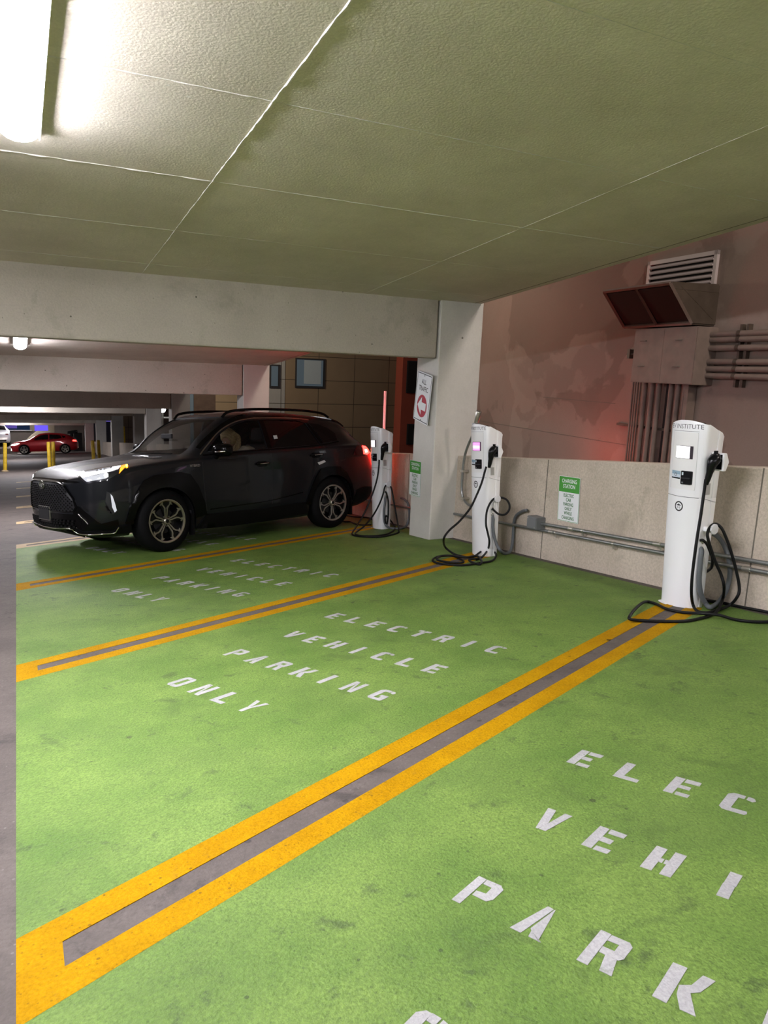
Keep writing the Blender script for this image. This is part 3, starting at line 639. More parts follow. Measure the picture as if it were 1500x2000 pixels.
# ================================================================ CARS
mat('car_paint', (.005,.0058,.0080), .45, 0., coat=.6, spec=.2)
mat('car_black', (.002,.002,.0022), .18, spec=.22)
mat('car_cladding', (.003,.003,.0032), .55, spec=.15)
mat('car_glass', (.006,.007,.007), .03, alpha=.30, spec=.6)
mat('car_dark_glass', (.002,.002,.003), .04, spec=.5)
mat('chrome', (.75,.74,.70), .14, 1.)
mat('satin_chrome', (.42,.41,.38), .28, 1.)
mat('tyre', (.004,.004,.0045), .7, bump=(60,.2), spec=.12)
mat('rim_machined', (.42,.39,.33), .28, .9)
mat('rim_black', (.002,.002,.0025), .3, spec=.3)
mat('brake_disc', (.03,.03,.03), .5, .5)
mat('lamp_lens', (.4,.4,.42), .12, emit=(.85,.90,1.), es=.28, coat=1)
mat('lamp_bright', (.9,.9,.9), .2, emit=(1.,.99,1.), es=1.1)
mat('lamp_inner', (.04,.04,.05), .2, .5, coat=1)
mat('amber_glow', (.8,.3,.02), .3, emit=(1.,.30,.01), es=30)
mat('amber_lens', (.35,.10,.01), .2, emit=(1.,.28,.02), es=1.6, coat=1)
mat('tail_red', (.30,.005,.008), .15, emit=(1.,.02,.015), es=9, coat=1)
mat('tail_hot', (.6,.05,.02), .2, emit=(1.,.14,.04), es=60)
mat('tail_glow', (.5,.01,.01), .2, emit=(1.,.015,.01), es=105)
mat('tail_dark', (.05,.002,.004), .12, coat=1)
mat('interior', (.022,.022,.024), .8)
mat('interior_light', (.10,.10,.095), .8)
mat('sticker', (.55,.56,.56), .5)
mat('skin', (.50,.30,.20), .55)
mat('blond_hair', (.50,.36,.18), .5, noise=(60,.35))
mat('grey_sleeve', (.13,.13,.15), .8)
mat('cream_cloth', (.45,.40,.30), .8)
def interp_table(T, x):
    """monotone cubic through the rows of T (first column = x)"""
    xs = [r[0] for r in T]; n = len(T)
    if x <= xs[0]: return T[0][1:]
    if x >= xs[-1]: return T[-1][1:]
    i = max(j for j in range(n-1) if xs[j] <= x); h = xs[i+1]-xs[i]; t = (x-xs[i])/h; out = []
    for c in range(1, len(T[0])):
        d = lambda j: (T[j+1][c]-T[j][c])/(xs[j+1]-xs[j])
        def sl(j):
            if j == 0: return d(0)
            if j == n-1: return d(n-2)
            a, b = d(j-1), d(j)
            return 0 if a*b <= 0 else 2*a*b/(a+b)
        a, b, m0, m1 = T[i][c], T[i+1][c], sl(i)*h, sl(i+1)*h
        out.append((2*t**3-3*t*t+1)*a+(t**3-2*t*t+t)*m0+(-2*t**3+3*t*t)*b+(t**3-t*t)*m1)
    return out
def car_loft(T, nx=110, per=5, inset=0., x0=None, x1=None, zf=None):
    """closed skin; T rows: x, zb, wb, z1,w1, z2,w2, z3,w3, z4,w4, z5,w5, z6,w6, z7"""
    a, b = T[0][0] if x0 is None else x0, T[-1][0] if x1 is None else x1
    xs = []
    for i in range(nx+1):
        t = i/nx; s = .5-.5*math.cos(PI*t); xs.append(a+(b-a)*(.45*s+.55*t))
    rings = []
    for x in xs:
        zb, wb, z1, w1, z2, w2, z3, w3, z4, w4, z5, w5, z6, w6, z7 = interp_table(T, x)
        ctl = [(0, zb), (wb, zb), (w1, z1), (w2, z2), (w3, z3), (w4, z4), (w5, z5), (w6, z6), (0, z7)]
        if inset: ctl = [(max(0, y-inset), z+(inset if k < 2 else (-inset if k > 6 else 0))) for k, (y, z) in enumerate(ctl)]
        pts = []
        for k in range(len(ctl)-1):
            p0 = ctl[k-1] if k > 0 else (-ctl[1][0], ctl[1][1]); p1, p2 = ctl[k], ctl[k+1]; p3 = ctl[k+2] if k+2 < len(ctl) else (-ctl[-2][0], ctl[-2][1])
            tight = .5 if k in (0, 1) else 1.
            for j in range(per):
                t = j/per; q = []
                for e in (0, 1):
                    m0 = (p2[e]-p0[e])*.5*(.25 if k in (0,1) else .72); m1 = (p3[e]-p1[e])*.5*(.25 if k in (0,) else .72)
                    q.append((2*t**3-3*t*t+1)*p1[e]+(t**3-2*t*t+t)*m0+(-2*t**3+3*t*t)*p2[e]+(t**3-t*t)*m1)
                pts.append((max(0, q[0]), q[1]))
        pts.append(ctl[-1])
        ring = [Vector((x, -y, z)) for y, z in pts]+[Vector((x, y, z)) for y, z in pts[-2:0:-1]]
        rings.append(ring)
    n = len(rings[0]); vs = [v for r in rings for v in r]; fs = []
    for i in range(len(rings)-1):
        for k in range(n): fs.append((i*n+k, (i+1)*n+k, (i+1)*n+(k+1) % n, i*n+(k+1) % n))
    fs.append(list(range(n))); fs.append([(len(rings)-1)*n+k for k in range(n)][::-1])
    return vs, fs
def boolean_cut(me, cutters, op='DIFFERENCE'):
    o = bpy.data.objects.new('tmp', me); C.objects.link(o); cs = []
    for cm in cutters:
        c = bpy.data.objects.new('cut', cm); C.objects.link(c); cs.append(c)
        md = o.modifiers.new('b', 'BOOLEAN'); md.operation = op; md.solver = 'EXACT'; md.object = c
    dg = bpy.context.evaluated_depsgraph_get(); dg.update()
    r = bpy.data.meshes.new_from_object(o.evaluated_get(dg))
    bpy.data.objects.remove(o)
    for c in cs: bpy.data.objects.remove(c)
    return r
def clean_normals(me):
    bm = bmesh.new(); bm.from_mesh(me); bmesh.ops.recalc_face_normals(bm, faces=bm.faces); bm.to_mesh(me); bm.free(); return me
class Skin:
    """the bare outer skin of a car, for laying panels on it"""
    def __init__(s, T, mx):
        s.T = T; s.vs, s.fs = car_loft(T); s.bvh = BVHTree.FromPolygons(s.vs, s.fs); s.mx = mx; s.inv = mx.inverted(); s.o = s.inv @ CO; s.r3 = s.inv.to_3x3()
    def px(s, x, y):
        d = (s.r3 @ ray(x, y)).normalized(); h = s.bvh.ray_cast(s.o, d)
        if h[0] is None:      # just off the edge: nearest point of the skin
            best = None
            t = 0
            for k in range(60):
                p = s.o+d*(6+k*.12); q = s.bvh.find_nearest(p)
                if best is None or q[3] < best[2]: best = (q[0], q[1], q[3])
            return best[0], best[1]
        return h[0], h[1]
    def side(s, x, z, sgn=-1):
        h = s.bvh.ray_cast(Vector((x, sgn*3, z)), Vector((0, -sgn, 0)))
        if h[0] is None: q = s.bvh.find_nearest(Vector((x, sgn*.8, z))); return q[0], q[1]
        return h[0], h[1]
    def front(s, y, z, sgn=1):
        h = s.bvh.ray_cast(Vector((-3*sgn if sgn > 0 else 8, y, z)), Vector((sgn, 0, 0)))
        if h[0] is None: q = s.bvh.find_nearest(Vector((0 if sgn > 0 else 4.6, y, z))); return q[0], q[1]
        return h[0], h[1]
    def top(s, x, y):
        h = s.bvh.ray_cast(Vector((x, y, 4)), Vector((0, 0, -1))); return (h[0], h[1]) if h[0] else (Vector((x, y, 1)), Vector((0, 0, 1)))
def outward(n, ref):
    return n if n.dot(ref) > 0 else -n
def panel(skin, fn, poly, step, name, m, parent, lift=.004, th=.006, mirror=False, holes=(), smooth=60, flip=1):
    """patch of skin: fn maps 2D to (point, normal); lifted off the skin with a turned-in rim"""
    v2, f2 = cdt(poly, step, holes); P = []; Nn = []
    for a, b in v2:
        p, n = fn(a, b); c = Vector((2.3, 0, .8)); n = outward(n, p-c); P.append(p+n*lift); Nn.append(n)
    n0 = len(P); mb = MB(); vs = P+[p-n*(th) for p, n in zip(P, Nn)]
    edges = {}
    fs = []
    for f in f2:
        a, b, c = [P[i] for i in f[:3]]; nn = (b-a).cross(c-a)
        if nn.dot(Nn[f[0]]) < 0: f = f[::-1]
        fs.append(f)
        for i in range(len(f)):
            e = (f[i], f[(i+1) % len(f)])
            if (e[1], e[0]) in edges: del edges[(e[1], e[0])]
            else: edges[e] = 1
    allf = [list(f) for f in fs]+[[i+n0 for i in f[::-1]] for f in fs]+[[b, a, a+n0, b+n0] for a, b in edges]
    mb.add(vs, allf)
    o = mb.build(name, m, parent, smooth)
    if mirror:
        mb = MB(); mb.add([Vector((v.x, -v.y, v.z)) for v in vs], [f[::-1] for f in allf]); o2 = mb.build(name, m, parent, smooth); return o, o2
    return o
def wheel(parent, R, W, rim, name='wheel', side=-1, steer=0., pos=(0,0,0), spokes=5, turn=0., style='split'):
    """axis along y; outer face towards side"""
    mx = Matrix.Translation(pos) @ Matrix.Rotation(steer, 4, 'Z') @ (Matrix.Rotation(PI, 4, 'Z') if side > 0 else Matrix.Identity(4))
    t = empty(name, mx, parent)
    RX = Matrix.Rotation(PI/2, 4, 'X')     # lathe z -> -y (outwards)
    rr = rim
    prof = [(rr-.004, -.5*W+.02), (rr+.012, -.5*W), (rr+.045, -.52*W), (R-.055, -.5*W), (R-.02, -.44*W), (R-.004, -.36*W), (R, -.2*W), (R, .2*W), (R-.004, .36*W), (R-.02, .44*W), (R-.055, .5*W), (rr+.045, .52*W), (rr+.012, .5*W), (rr-.004, .5*W-.02), (rr-.01, .2*W), (rr-.012, -.3*W)]
    MB().lathe(prof+[prof[0]], 56, mx=RX, cap=False).build('tyre', 'tyre', t, 40)
    RT = MB().lathe([(rr-.012, -.35*W), (rr-.014, .47*W), (rr+.006, .5*W), (rr+.010, .515*W), (rr-.001, .52*W), (rr-.010, .505*W)], 56, mx=RX, cap=False).build('rim', 'rim_machined', t, 40)
    MB().lathe([(0, .02), (rr-.03, .02), (rr-.014, .1*W), (rr-.016, .40*W), (rr-.014, .0), (0, .0)], 40, mx=RX).build('rim_well', 'rim_black', t, 40)
    MB().lathe([(0, .035), (.15*R/.37, .035), (.15*R/.37, .045), (0, .045)], 40, mx=RX).build('brake_disc', 'brake_disc', t, 40)
    zf = .45*W
    def pt(r, a, z): return Vector((r*math.cos(a), -z, r*math.sin(a)))
    mb = MB(); mk = MB()
    for k in range(spokes):
        a0 = turn+2*PI*k/spokes
        if style == 'split':
            for sg in (-1, 1):
                # machined blade: two bars running out side by side, then flaring into a Y
                k_ = rr/.252; path = [(.038, .010, zf-.012), (.150, .018, zf-.002), (.178, .034, zf), (.198, .056, zf+.002), (.236, .060, zf+.006), (.2505, .082, zf+.010)]
                wds = [.0070, .0095, .0100, .0105, .0100, .0135]
                vs = []; ca, sa = math.cos(a0), math.sin(a0)
                for (r, l, z), w in zip(path, wds):
                    for e in (-1, 1): vs.append(Vector(((r*ca-(sg*l+e*w)*sa)*k_, -z, (r*sa+(sg*l+e*w)*ca)*k_)))
                n = len(path); base = [v+Vector((0, .022, 0)) for v in vs]
                fs = []
                for i in range(n-1):
                    q = [2*i, 2*i+1, 2*i+3, 2*i+2]; fs.append(q); fs.append([j+2*n for j in q[::-1]])
                    fs.append([2*i, 2*i+2, 2*i+2+2*n, 2*i+2*n]); fs.append([2*i+3, 2*i+1, 2*i+1+2*n, 2*i+3+2*n])
                mb.add(vs+base, fs)
                # black pocket web behind the blade
            c1 = [pt(.05, a0-.3, zf-.02), pt(rr-.012, a0-.36, zf-.006), pt(rr-.012, a0+.36, zf-.006), pt(.05, a0+.3, zf-.02)]
            mk.add(c1+[v+Vector((0, .02, 0)) for v in c1], [(0,1,2,3),(7,6,5,4),(0,4,5,1),(1,5,6,2),(2,6,7,3),(3,7,4,0)])
            # tip arrow across the rim between two blades
            for sg in (-1, 1):
                L2 = lambda r, l, z: Vector(((r*ca-sg*l*sa)*k_, -z, (r*sa+sg*l*ca)*k_))
                tip = [L2(.206, .060, zf+.002), L2(.188, .082, zf), L2(.192, .090, zf), L2(.224, .072, zf+.005)]
                mb.add(tip+[v+Vector((0,.012,0)) for v in tip], [(0,1,2,3),(7,6,5,4),(0,4,5,1),(1,5,6,2),(2,6,7,3),(3,7,4,0)])
        else:
            for sg in (-1, 1):
                q = [pt(.03, a0+sg*.5, zf-.01), pt(rr-.004, a0+sg*.20, zf+.005), pt(rr-.004, a0+sg*.07, zf+.005), pt(.04, a0, zf-.005)]
                mb.add(q+[v+Vector((0,.02,0)) for v in q], [(0,1,2,3),(7,6,5,4),(0,4,5,1),(1,5,6,2),(2,6,7,3),(3,7,4,0)])
    me = clean_normals(mesh('spokes', mb.v, mb.f)); link('spokes', me, 'rim_machined', t, None)
    if mk.v: me = clean_normals(mesh('spoke_pockets', mk.v, mk.f)); link('spoke_pockets', me, 'rim_black', t, None)
    h = MB(); h.lathe([(0, zf-.012), (.04*rr/.24, zf-.012), (.04*rr/.24, zf+.004), (.032*rr/.24, zf+.012), (0, zf+.013)], 24, mx=RX); h.build('hub_cap', 'rim_machined', t, 40)
    MB().lathe([(0, zf+.013), (.022*rr/.24, zf+.013), (.020*rr/.24, zf+.017), (0, zf+.017)], 20, mx=RX).build('cap_badge', 'rim_black', t, 40)
    for k in range(5):
        a = turn+PI/5+2*PI*k/5; MB().lathe([(0, zf-.02), (.009, zf-.02), (.009, zf-.002), (0, zf)], 8, mx=Matrix.Translation(pt(.058*rr/.24, a, 0)) @ RX).build('wheel_nut', 'satin_chrome', t)
    return t
# ---------------------------------------------------------------- the dark SUV
SUV = [
 (-.105,.44,.10, .47,.14, .58,.16, .74,.14, .80,.10, .805,.07, .81,.03, .81),
 (-.085,.38,.28, .43,.33, .60,.36, .80,.33, .865,.28,.872,.20, .876,.10,.878),
 (-.045,.33,.42, .42,.48, .62,.51, .84,.485,.89,.43, .90,.33, .905,.20, .908),
 (0.01, .30,.54, .42,.62, .62,.645,.86,.625,.915,.575,.928,.44, .935,.25, .938),
 (0.07, .27,.66, .41,.74, .62,.77, .88,.75, .94,.71, .953,.56, .960,.32, .964),
 (0.15, .25,.72, .40,.81, .64,.83, .905,.815,.968,.77,.982,.60, .990,.34, .994),
 (0.30, .24,.77, .40,.87, .66,.885,.94,.865,1.0,.82, 1.010,.64, 1.018,.36, 1.022),
 (0.55, .24,.80, .42,.90, .70,.915,.98,.895,1.035,.85,1.050,.66, 1.058,.36, 1.062),
 (0.925,.23,.82, .44,.91, .74,.925,1.02,.905,1.075,.865,1.093,.70,1.102,.38, 1.106),
 (1.22, .21,.83, .42,.90, .74,.915,1.045,.905,1.10,.865,1.122,.73, 1.132,.44, 1.137),
 (1.36, .21,.83, .42,.895,.74,.91, 1.055,.905,1.115,.86,1.155,.76, 1.175,.53, 1.190),
 (1.60, .21,.83, .42,.89, .74,.905,1.07,.90, 1.135,.865,1.300,.760,1.385,.60, 1.410),
 (1.85, .21,.83, .42,.89, .74,.905,1.08,.90, 1.148,.865,1.425,.730,1.545,.58, 1.572),
 (2.08, .21,.83, .42,.89, .74,.905,1.09,.90, 1.155,.865,1.495,.71, 1.628,.57, 1.655),
 (2.45, .21,.83, .42,.89, .74,.905,1.10,.90, 1.165,.865,1.515,.70, 1.655,.565,1.690),
 (2.90, .21,.83, .42,.89, .74,.91, 1.11,.90, 1.175,.865,1.510,.70, 1.652,.56, 1.690),
 (3.30, .22,.83, .43,.90, .74,.92, 1.125,.905,1.19,.86,1.50,.695, 1.635,.55, 1.670),
 (3.65, .24,.82, .45,.905,.76,.925,1.14,.90, 1.205,.85,1.47,.68,  1.600,.54, 1.640),
 (4.00, .26,.80, .45,.90, .77,.915,1.145,.885,1.215,.83,1.42,.655,1.545,.53, 1.590),
 (4.17, .27,.78, .46,.88, .78,.90, 1.145,.87,1.21,.81, 1.345,.66, 1.455,.53, 1.500),
 (4.34, .30,.76, .47,.86, .79,.875,1.13,.84, 1.185,.78,1.235,.68,1.275,.52, 1.300),
 (4.46, .33,.72, .47,.82, .78,.84, 1.08,.80, 1.115,.74,1.125,.60, 1.13,.40, 1.135),
 (4.54, .38,.66, .50,.76, .76,.78, .96,.75,  .985,.68,.995,.55, 1.00,.30, 1.003),
 (4.58, .45,.56, .54,.64, .72,.66, .84,.62,  .865,.55,.875,.42, .88,.25,  .882),
]
P1 = on_floor(327, 1078); HEAD = math.radians(69.92)
SUVM = ramp_matrix(P1.x, P1.y, HEAD) @ Matrix.Translation((-.925, .905, 0))
sk = Skin(SUV, SUVM)
def q1(x, y): return (30+x/3.75, 780+y/3.75)
def q2(x, y): return (400+x/3.75, 780+y/3.75)
def q5(x, y): return (50+x/7.143, 880+y/7.143)
def q7(x, y): return (380+x/8.333, 790+y/8.333)
def q8(x, y): return (560+x/8.333, 800+y/8.333)
def locs(poly, f): return [sk.px(*f(*p))[0] for p in poly]
suv = empty('suv_car', SUVM); tag(suv, 'dark grey hybrid SUV with lit headlamps parked on the green bay', 'car')
AX1, AX2, WR = .925, 3.595, .372
def arch_poly(cx, r, zc=.37, n=22, flat=0):
    return [(cx+r*math.cos(PI*k/n), zc+r*math.sin(PI*k/n)) for k in range(n+1)]
# window outlines in the side plane (x, z), from the picture
DOOR1 = [(1.56,1.165),(1.68,1.270),(1.83,1.385),(1.98,1.460),(2.12,1.510),(2.30,1.550),(2.50,1.562),(2.50,1.185),(2.0,1.168)]
DOOR2 = [(2.575,1.188),(2.575,1.565),(2.90,1.565),(3.18,1.553),(3.30,1.52),(3.44,1.215)]
QUART = [(3.52,1.235),(3.38,1.51),(3.55,1.50),(3.72,1.44),(3.83,1.36),(3.80,1.262)]
outer = mesh('outer', sk.vs, sk.fs)
iv, ifs = car_loft(SUV, inset=.035, x0=1.15, x1=4.40); inner = mesh('inner', iv, [f for f in ifs])
def prism_y(poly, y0=-1.5, y1=1.5):
    n = len(poly); ar = sum(poly[i][0]*poly[(i+1) % n][1]-poly[(i+1) % n][0]*poly[i][1] for i in range(n))
    if ar < 0: poly = poly[::-1]
    return clean_normals(mesh('c', [(x, y0, z) for x, z in poly]+[(x, y1, z) for x, z in poly], [list(range(n)), list(range(n, 2*n))[::-1]]+[(i, n+i, n+(i+1) % n, (i+1) % n) for i in range(n)]))
def prism_z(poly, z0, z1):
    n = len(poly); return clean_normals(mesh('c', [(x, y, z0) for x, y in poly]+[(x, y, z1) for x, y in poly], [list(range(n)), list(range(n, 2*n))[::-1]]+[(i, n+i, n+(i+1) % n, (i+1) % n) for i in range(n)]))
WS = [(1.30,-.64),(1.26,-.35),(1.245,0),(1.26,.35),(1.30,.64),(1.60,.63),(1.98,.55),(1.955,.3),(1.945,0),(1.955,-.3),(1.98,-.55),(1.60,-.63)]
cuts = [inner, prism_y(DOOR1), prism_y(DOOR2), prism_z(WS, 1.08, 1.8)]
for ax in (AX1, AX2):
    for s in (-1, 1):
        poly = arch_poly(ax, .425)+[(ax-.425, .0), (ax+.425, .0)]
        cuts.append(prism_y(poly, *((-1.5, -.56) if s < 0 else (.56, 1.5))))
shell = boolean_cut(clean_normals(outer), [clean_normals(cuts[0])]+cuts[1:])
link('body_shell', shell, 'car_paint', suv, 32)
S2 = lambda x, z: sk.side(x, z, -1)
# glass
def glass(poly, name, m, fn, parent, lift, mirror=True):
    return panel(sk, fn, poly, .06, name, m, parent, lift, .004, mirror)
def grow(poly, d):
    cx = sum(p[0] for p in poly)/len(poly); cy = sum(p[1] for p in poly)/len(poly)
    return [(x+(x-cx)/max(1e-6, math.hypot(x-cx, y-cy))*d, y+(y-cy)/max(1e-6, math.hypot(x-cx, y-cy))*d) for x, y in poly]
glass(grow(DOOR1, .015), 'front_window', 'car_glass', S2, suv, -.010)
glass(grow(DOOR2, .015), 'rear_window', 'car_dark_glass', S2, suv, -.008)
glass(QUART, 'quarter_window', 'car_dark_glass', S2, suv, .003)
panel(sk, lambda x, y: sk.top(x, y), grow(WS, .02), .07, 'windscreen', 'car_glass', suv, -.008, .004)
RG = [(4.13,-.50),(4.13,.50),(4.36,.60),(4.36,-.60)]
panel(sk, lambda x, y: sk.top(x, y), RG, .06, 'rear_screen', 'car_dark_glass', suv, .004, .004)
# black pillars around the glass
PIL = [(2.50,1.10),(2.50,1.545),(2.575,1.548),(2.575,1.10)]
panel(sk, S2, [(2.502,1.185),(2.502,1.565),(2.573,1.565),(2.573,1.188)], .06, 'door_pillar', 'car_black', suv, .003, .004, True)
panel(sk, S2, [(3.45,1.218),(3.310,1.515),(3.37,1.508),(3.505,1.232)], .05, 'door_pillar', 'car_black', suv, .003, .004, True)
# bright strip over the windows and along the A pillar
def strip_on(fn, pts, w, name, m, parent, lift=.006, mirror=True, n=6, th=.004):
    P = [Vector((a, b, 0)) for a, b in pts]; sp = spline(P, n) if n > 1 else P; mbs = []
    for sg in ((1, -1) if mirror else (1,)):
        vs = []; fs = []
        for i, p in enumerate(sp):
            t = (sp[min(i+1, len(sp)-1)]-sp[max(i-1, 0)]).normalized(); s = Vector((-t.y, t.x, 0))
            ww = w if not isinstance(w, (list, tuple)) else w[0]+(w[1]-w[0])*i/(len(sp)-1)
            for e in (-.5, .5):
                q = p+s*ww*e; c, nn = fn(q.x, q.y); nn = outward(nn, c-Vector((2.3,0,.8))); a = c+nn*lift; b = c-nn*.004
                vs += [Vector((a.x, a.y*sg, a.z)), Vector((b.x, b.y*sg, b.z))]
        for i in range(len(sp)-1):
            a = 4*i
            for f in ((a, a+4, a+6, a+2), (a+1, a+5, a+4, a), (a+2, a+6, a+7, a+3)): fs.append(f)
        fs += [(0, 2, 3, 1), (len(vs)-4, len(vs)-3, len(vs)-1, len(vs)-2)]
        me = clean_normals(mesh(name, vs, fs)); mbs.append(link(name, me, m, parent, 60))
    return mbs
strip_on(S2, [(1.47,1.140),(1.60,1.245),(1.78,1.385),(1.95,1.478),(2.12,1.540),(2.30,1.573),(2.50,1.588),(2.90,1.588),(3.2,1.578),(3.40,1.560)], .012, 'window_strip', 'satin_chrome', suv)
strip_on(S2, [(1.50,1.130),(2.0,1.150),(2.50,1.168),(3.0,1.182),(3.45,1.203),(3.82,1.245)], .014, 'belt_strip', 'car_black', suv)
# roof rails
rl = MB()
for sg in (-1, 1):
    pts = [Vector((1.98, sg*.585, 1.600)), Vector((2.08, sg*.60, 1.672)), Vector((2.4, sg*.60, 1.705)), Vector((2.9, sg*.595, 1.708)), Vector((3.4, sg*.585, 1.692)), Vector((3.72, sg*.575, 1.655)), Vector((3.85, sg*.57, 1.600))]
    MB().tube(spline(pts, 5), .018, 8).build('roof_rail', 'car_black', suv, 60)
# roof spoiler
panel(sk, lambda x, y: sk.top(x, y), [(3.92,-.56),(3.90,0),(3.92,.56),(4.17,.54),(4.20,0),(4.17,-.54)], .07, 'rear_spoiler', 'car_black', suv, .022, .03)
# cladding: arches, sills, bumpers
def ring_poly(cx, r0, r1, a0, a1, zc=.37, n=26):
    A = [math.radians(a0+(a1-a0)*k/n) for k in range(n+1)]
    return [(cx+r1*math.cos(a), zc+r1*math.sin(a)) for a in A]+[(cx+r0*math.cos(a), zc+r0*math.sin(a)) for a in A[::-1]]
panel(sk, S2, [(.42,.40),(.47,.56),(.56,.74),(.66,.87),(.80,.925),(1.13,.945),(1.27,.91),(1.38,.76),(1.46,.56),(1.49,.40)][::-1]+[(AX1-.405*math.cos(PI*k/24), .37+.405*math.sin(PI*k/24)) for k in range(25)], .05, 'wheel_arch', 'car_black', suv, .022, .04, True)
panel(sk, S2, [(3.09,.40),(3.16,.55),(3.27,.76),(3.37,.87),(3.5,.895),(3.73,.89),(3.86,.80),(3.97,.62),(4.03,.42)][::-1]+[(AX2-.405*math.cos(PI*k/24), .37+.405*math.sin(PI*k/24)) for k in range(25)], .05, 'wheel_arch', 'car_black', suv, .022, .04, True)
panel(sk, S2, [(1.36,.235),(1.50,.40),(1.6,.40),(2.4,.395),(3.0,.42),(3.09,.42),(3.16,.26),(2.6,.225),(1.9,.215)], .06, 'sill_cladding', 'car_cladding', suv, .016, .03, True)
strip_on(S2, [(1.55,.455),(2.0,.47),(2.5,.49),(3.05,.56)], .014, 'door_crease', 'car_black', suv, .003)
panel(sk, S2, [(4.03,.30),(4.09,.52),(4.25,.56),(4.48,.54),(4.52,.42),(4.40,.34)], .05, 'rear_bumper_cladding', 'car_cladding', suv, .010, .02, True)
# door shut lines
for pts in ([(1.50,.44),(1.47,.75),(1.46,1.10)], [(2.52,.44),(2.525,.8),(2.535,1.17)], [(3.20,.72),(3.32,.92),(3.45,1.05),(3.49,1.19)]):
    strip_on(S2, pts, .007, 'shut_line', 'sign_black', suv, .0015)
strip_on(S2, [(3.66,.97),(3.68,1.09),(3.84,1.10),(3.86,.98),(3.68,.965)], .005, 'fuel_flap_line', 'sign_black', suv, .0015, False, 2)
# handles
def handle(x, z):
    mbs = []
    for sg in (-1, 1):
        p, n = sk.side(x, z, sg)
        o = MB().tube(spline([p+Vector((-.10,sg*.006,.0)), p+Vector((-.085,sg*.035,.004)), p+Vector((0,sg*.045,.008)), p+Vector((.085,sg*.036,.010)), p+Vector((.10,sg*.006,.01))], 4), .014, 8).build('door_handle', 'car_black', suv, 60)
        MB().tube([p+Vector((-.07,sg*.056,.004)), p+Vector((0,sg*.062,.008)), p+Vector((.07,sg*.056,.010))], .004, 6).build('handle_strip', 'chrome', o, 60)
        panel(sk, lambda a, b, s=sg: sk.side(a, b, s), rrect(.17, .075, .035, 5, x, z), .03, 'handle_recess', 'car_black', suv, .002, .003)
handle(2.365, .985); handle(3.30, 1.065)
# mirrors
for sg in (-1, 1):
    p, n = sk.side(1.62, 1.115, sg)
    c = Vector((1.66, sg*1.035, 1.19))
    bm = bmesh.new(); bmesh.ops.create_uvsphere(bm, u_segments=20, v_segments=12, radius=1)
    for v in bm.verts:
        f = lambda a, e: math.copysign(abs(a)**e, a)
        v.co = Vector((f(v.co.x,.7)*.085+c.x+(.03 if v.co.y*sg > 0 else 0), f(v.co.y,.6)*.125+c.y, f(v.co.z,.65)*.078+c.z))
    me = bpy.data.meshes.new('door_mirror'); bm.to_mesh(me); bm.free()
    mo = link('door_mirror', me, 'car_black', suv, 180)
    MB().tube([Vector((1.67,sg*.87,1.10)), Vector((1.665,sg*.93,1.125)), Vector((1.66,sg*.98,1.15))], [.04,.032,.03], 10).build('mirror_arm', 'car_cladding', mo, 60)
    MB().tube(spline([Vector((1.60,sg*.93,1.170)), Vector((1.575,sg*1.02,1.168)), Vector((1.59,sg*1.10,1.172)), Vector((1.63,sg*1.155,1.178))], 4), .007, 6).build('side_repeater', 'chrome', mo, 60)
# ---- front end, laid on the skin where the picture shows it
def fpanel(poly, f, name, m, lift=.004, th=.01, step=.0, mirror=True, parent=suv, holes=()):
    """poly in picture coordinates; points found on the skin, mirrored to the far side"""
    w = max(p[0] for p in poly)-min(p[0] for p in poly)
    st_ = step or max(w/14, 4)
    return panel(sk, lambda a, b: sk.px(*f(a, b)), poly, st_, name, m, parent, lift, th, mirror, holes)
FR = lambda y, z: sk.front(y, z)
# grille (centre part, symmetric): outline in (y, z)
gp = [(-.44,.835),(-.30,.862),(.30,.862),(.44,.835),(.565,.70),(.60,.60),(.565,.555),(.40,.545),(-.40,.545),(-.565,.555),(-.60,.60),(-.565,.70)]
panel(sk, FR, grow(gp, .022), .06, 'grille_frame', 'car_black', suv, .012, .03)
gr = panel(sk, FR, gp, .06, 'grille', 'sign_black', suv, .0165, .01)
mesh_b = MB(); rnd = random.Random(5)
def ins(x, y, loop):
    c = False; n = len(loop)
    for i in range(n):
        (x0, y0), (x1, y1) = loop[i], loop[i-1]
        if (y0 > y) != (y1 > y) and x < (x1-x0)*(y-y0)/(y1-y0)+x0: c = not c
    return c
row = 0; z = .56
while z < .86:
    y = -.60+(.028 if row % 2 else 0)
    while y < .6:
        if ins(y, z, gp):
            cpt, nn = sk.front(y, z); c = cpt+Vector((-.020, 0, 0))
            vs = [c+Vector((0,-.017,0)), c+Vector((-.004,0,.011)), c+Vector((0,.017,0)), c+Vector((-.004,0,-.011)), c+Vector((-.009,0,0))]
            mesh_b.add(vs, [(0,4,1),(1,4,2),(2,4,3),(3,4,0),(0,1,2,3)])
        y += .056
    z += .0215; row += 1
link('grille_mesh', clean_normals(mesh('g', mesh_b.v, mesh_b.f)), 'car_black', gr)
strip_on(FR, [(-.455,.845),(-.30,.874),(.30,.874),(.455,.845),(.585,.70),(.62,.60)], .010, 'grille_trim', 'satin_chrome', suv, .024, False, 3)
# oval emblem: a ring with two inner ovals
em = MB()
def ell(cy, cz_, a, b, r, seg=24):
    pts = []
    for k in range(seg): t = 2*PI*k/seg; pts.append(Vector((sk.front(0, .84)[0].x-.035, cy+a*math.cos(t), cz_+b*math.sin(t))))
    em.tube(pts, r, 6, closed=True)
ell(0, .835, .062, .043, .006); ell(0, .835, .018, .040, .004); ell(0, .853, .040, .017, .004)
em.build('front_emblem', 'satin_chrome', suv, 60)
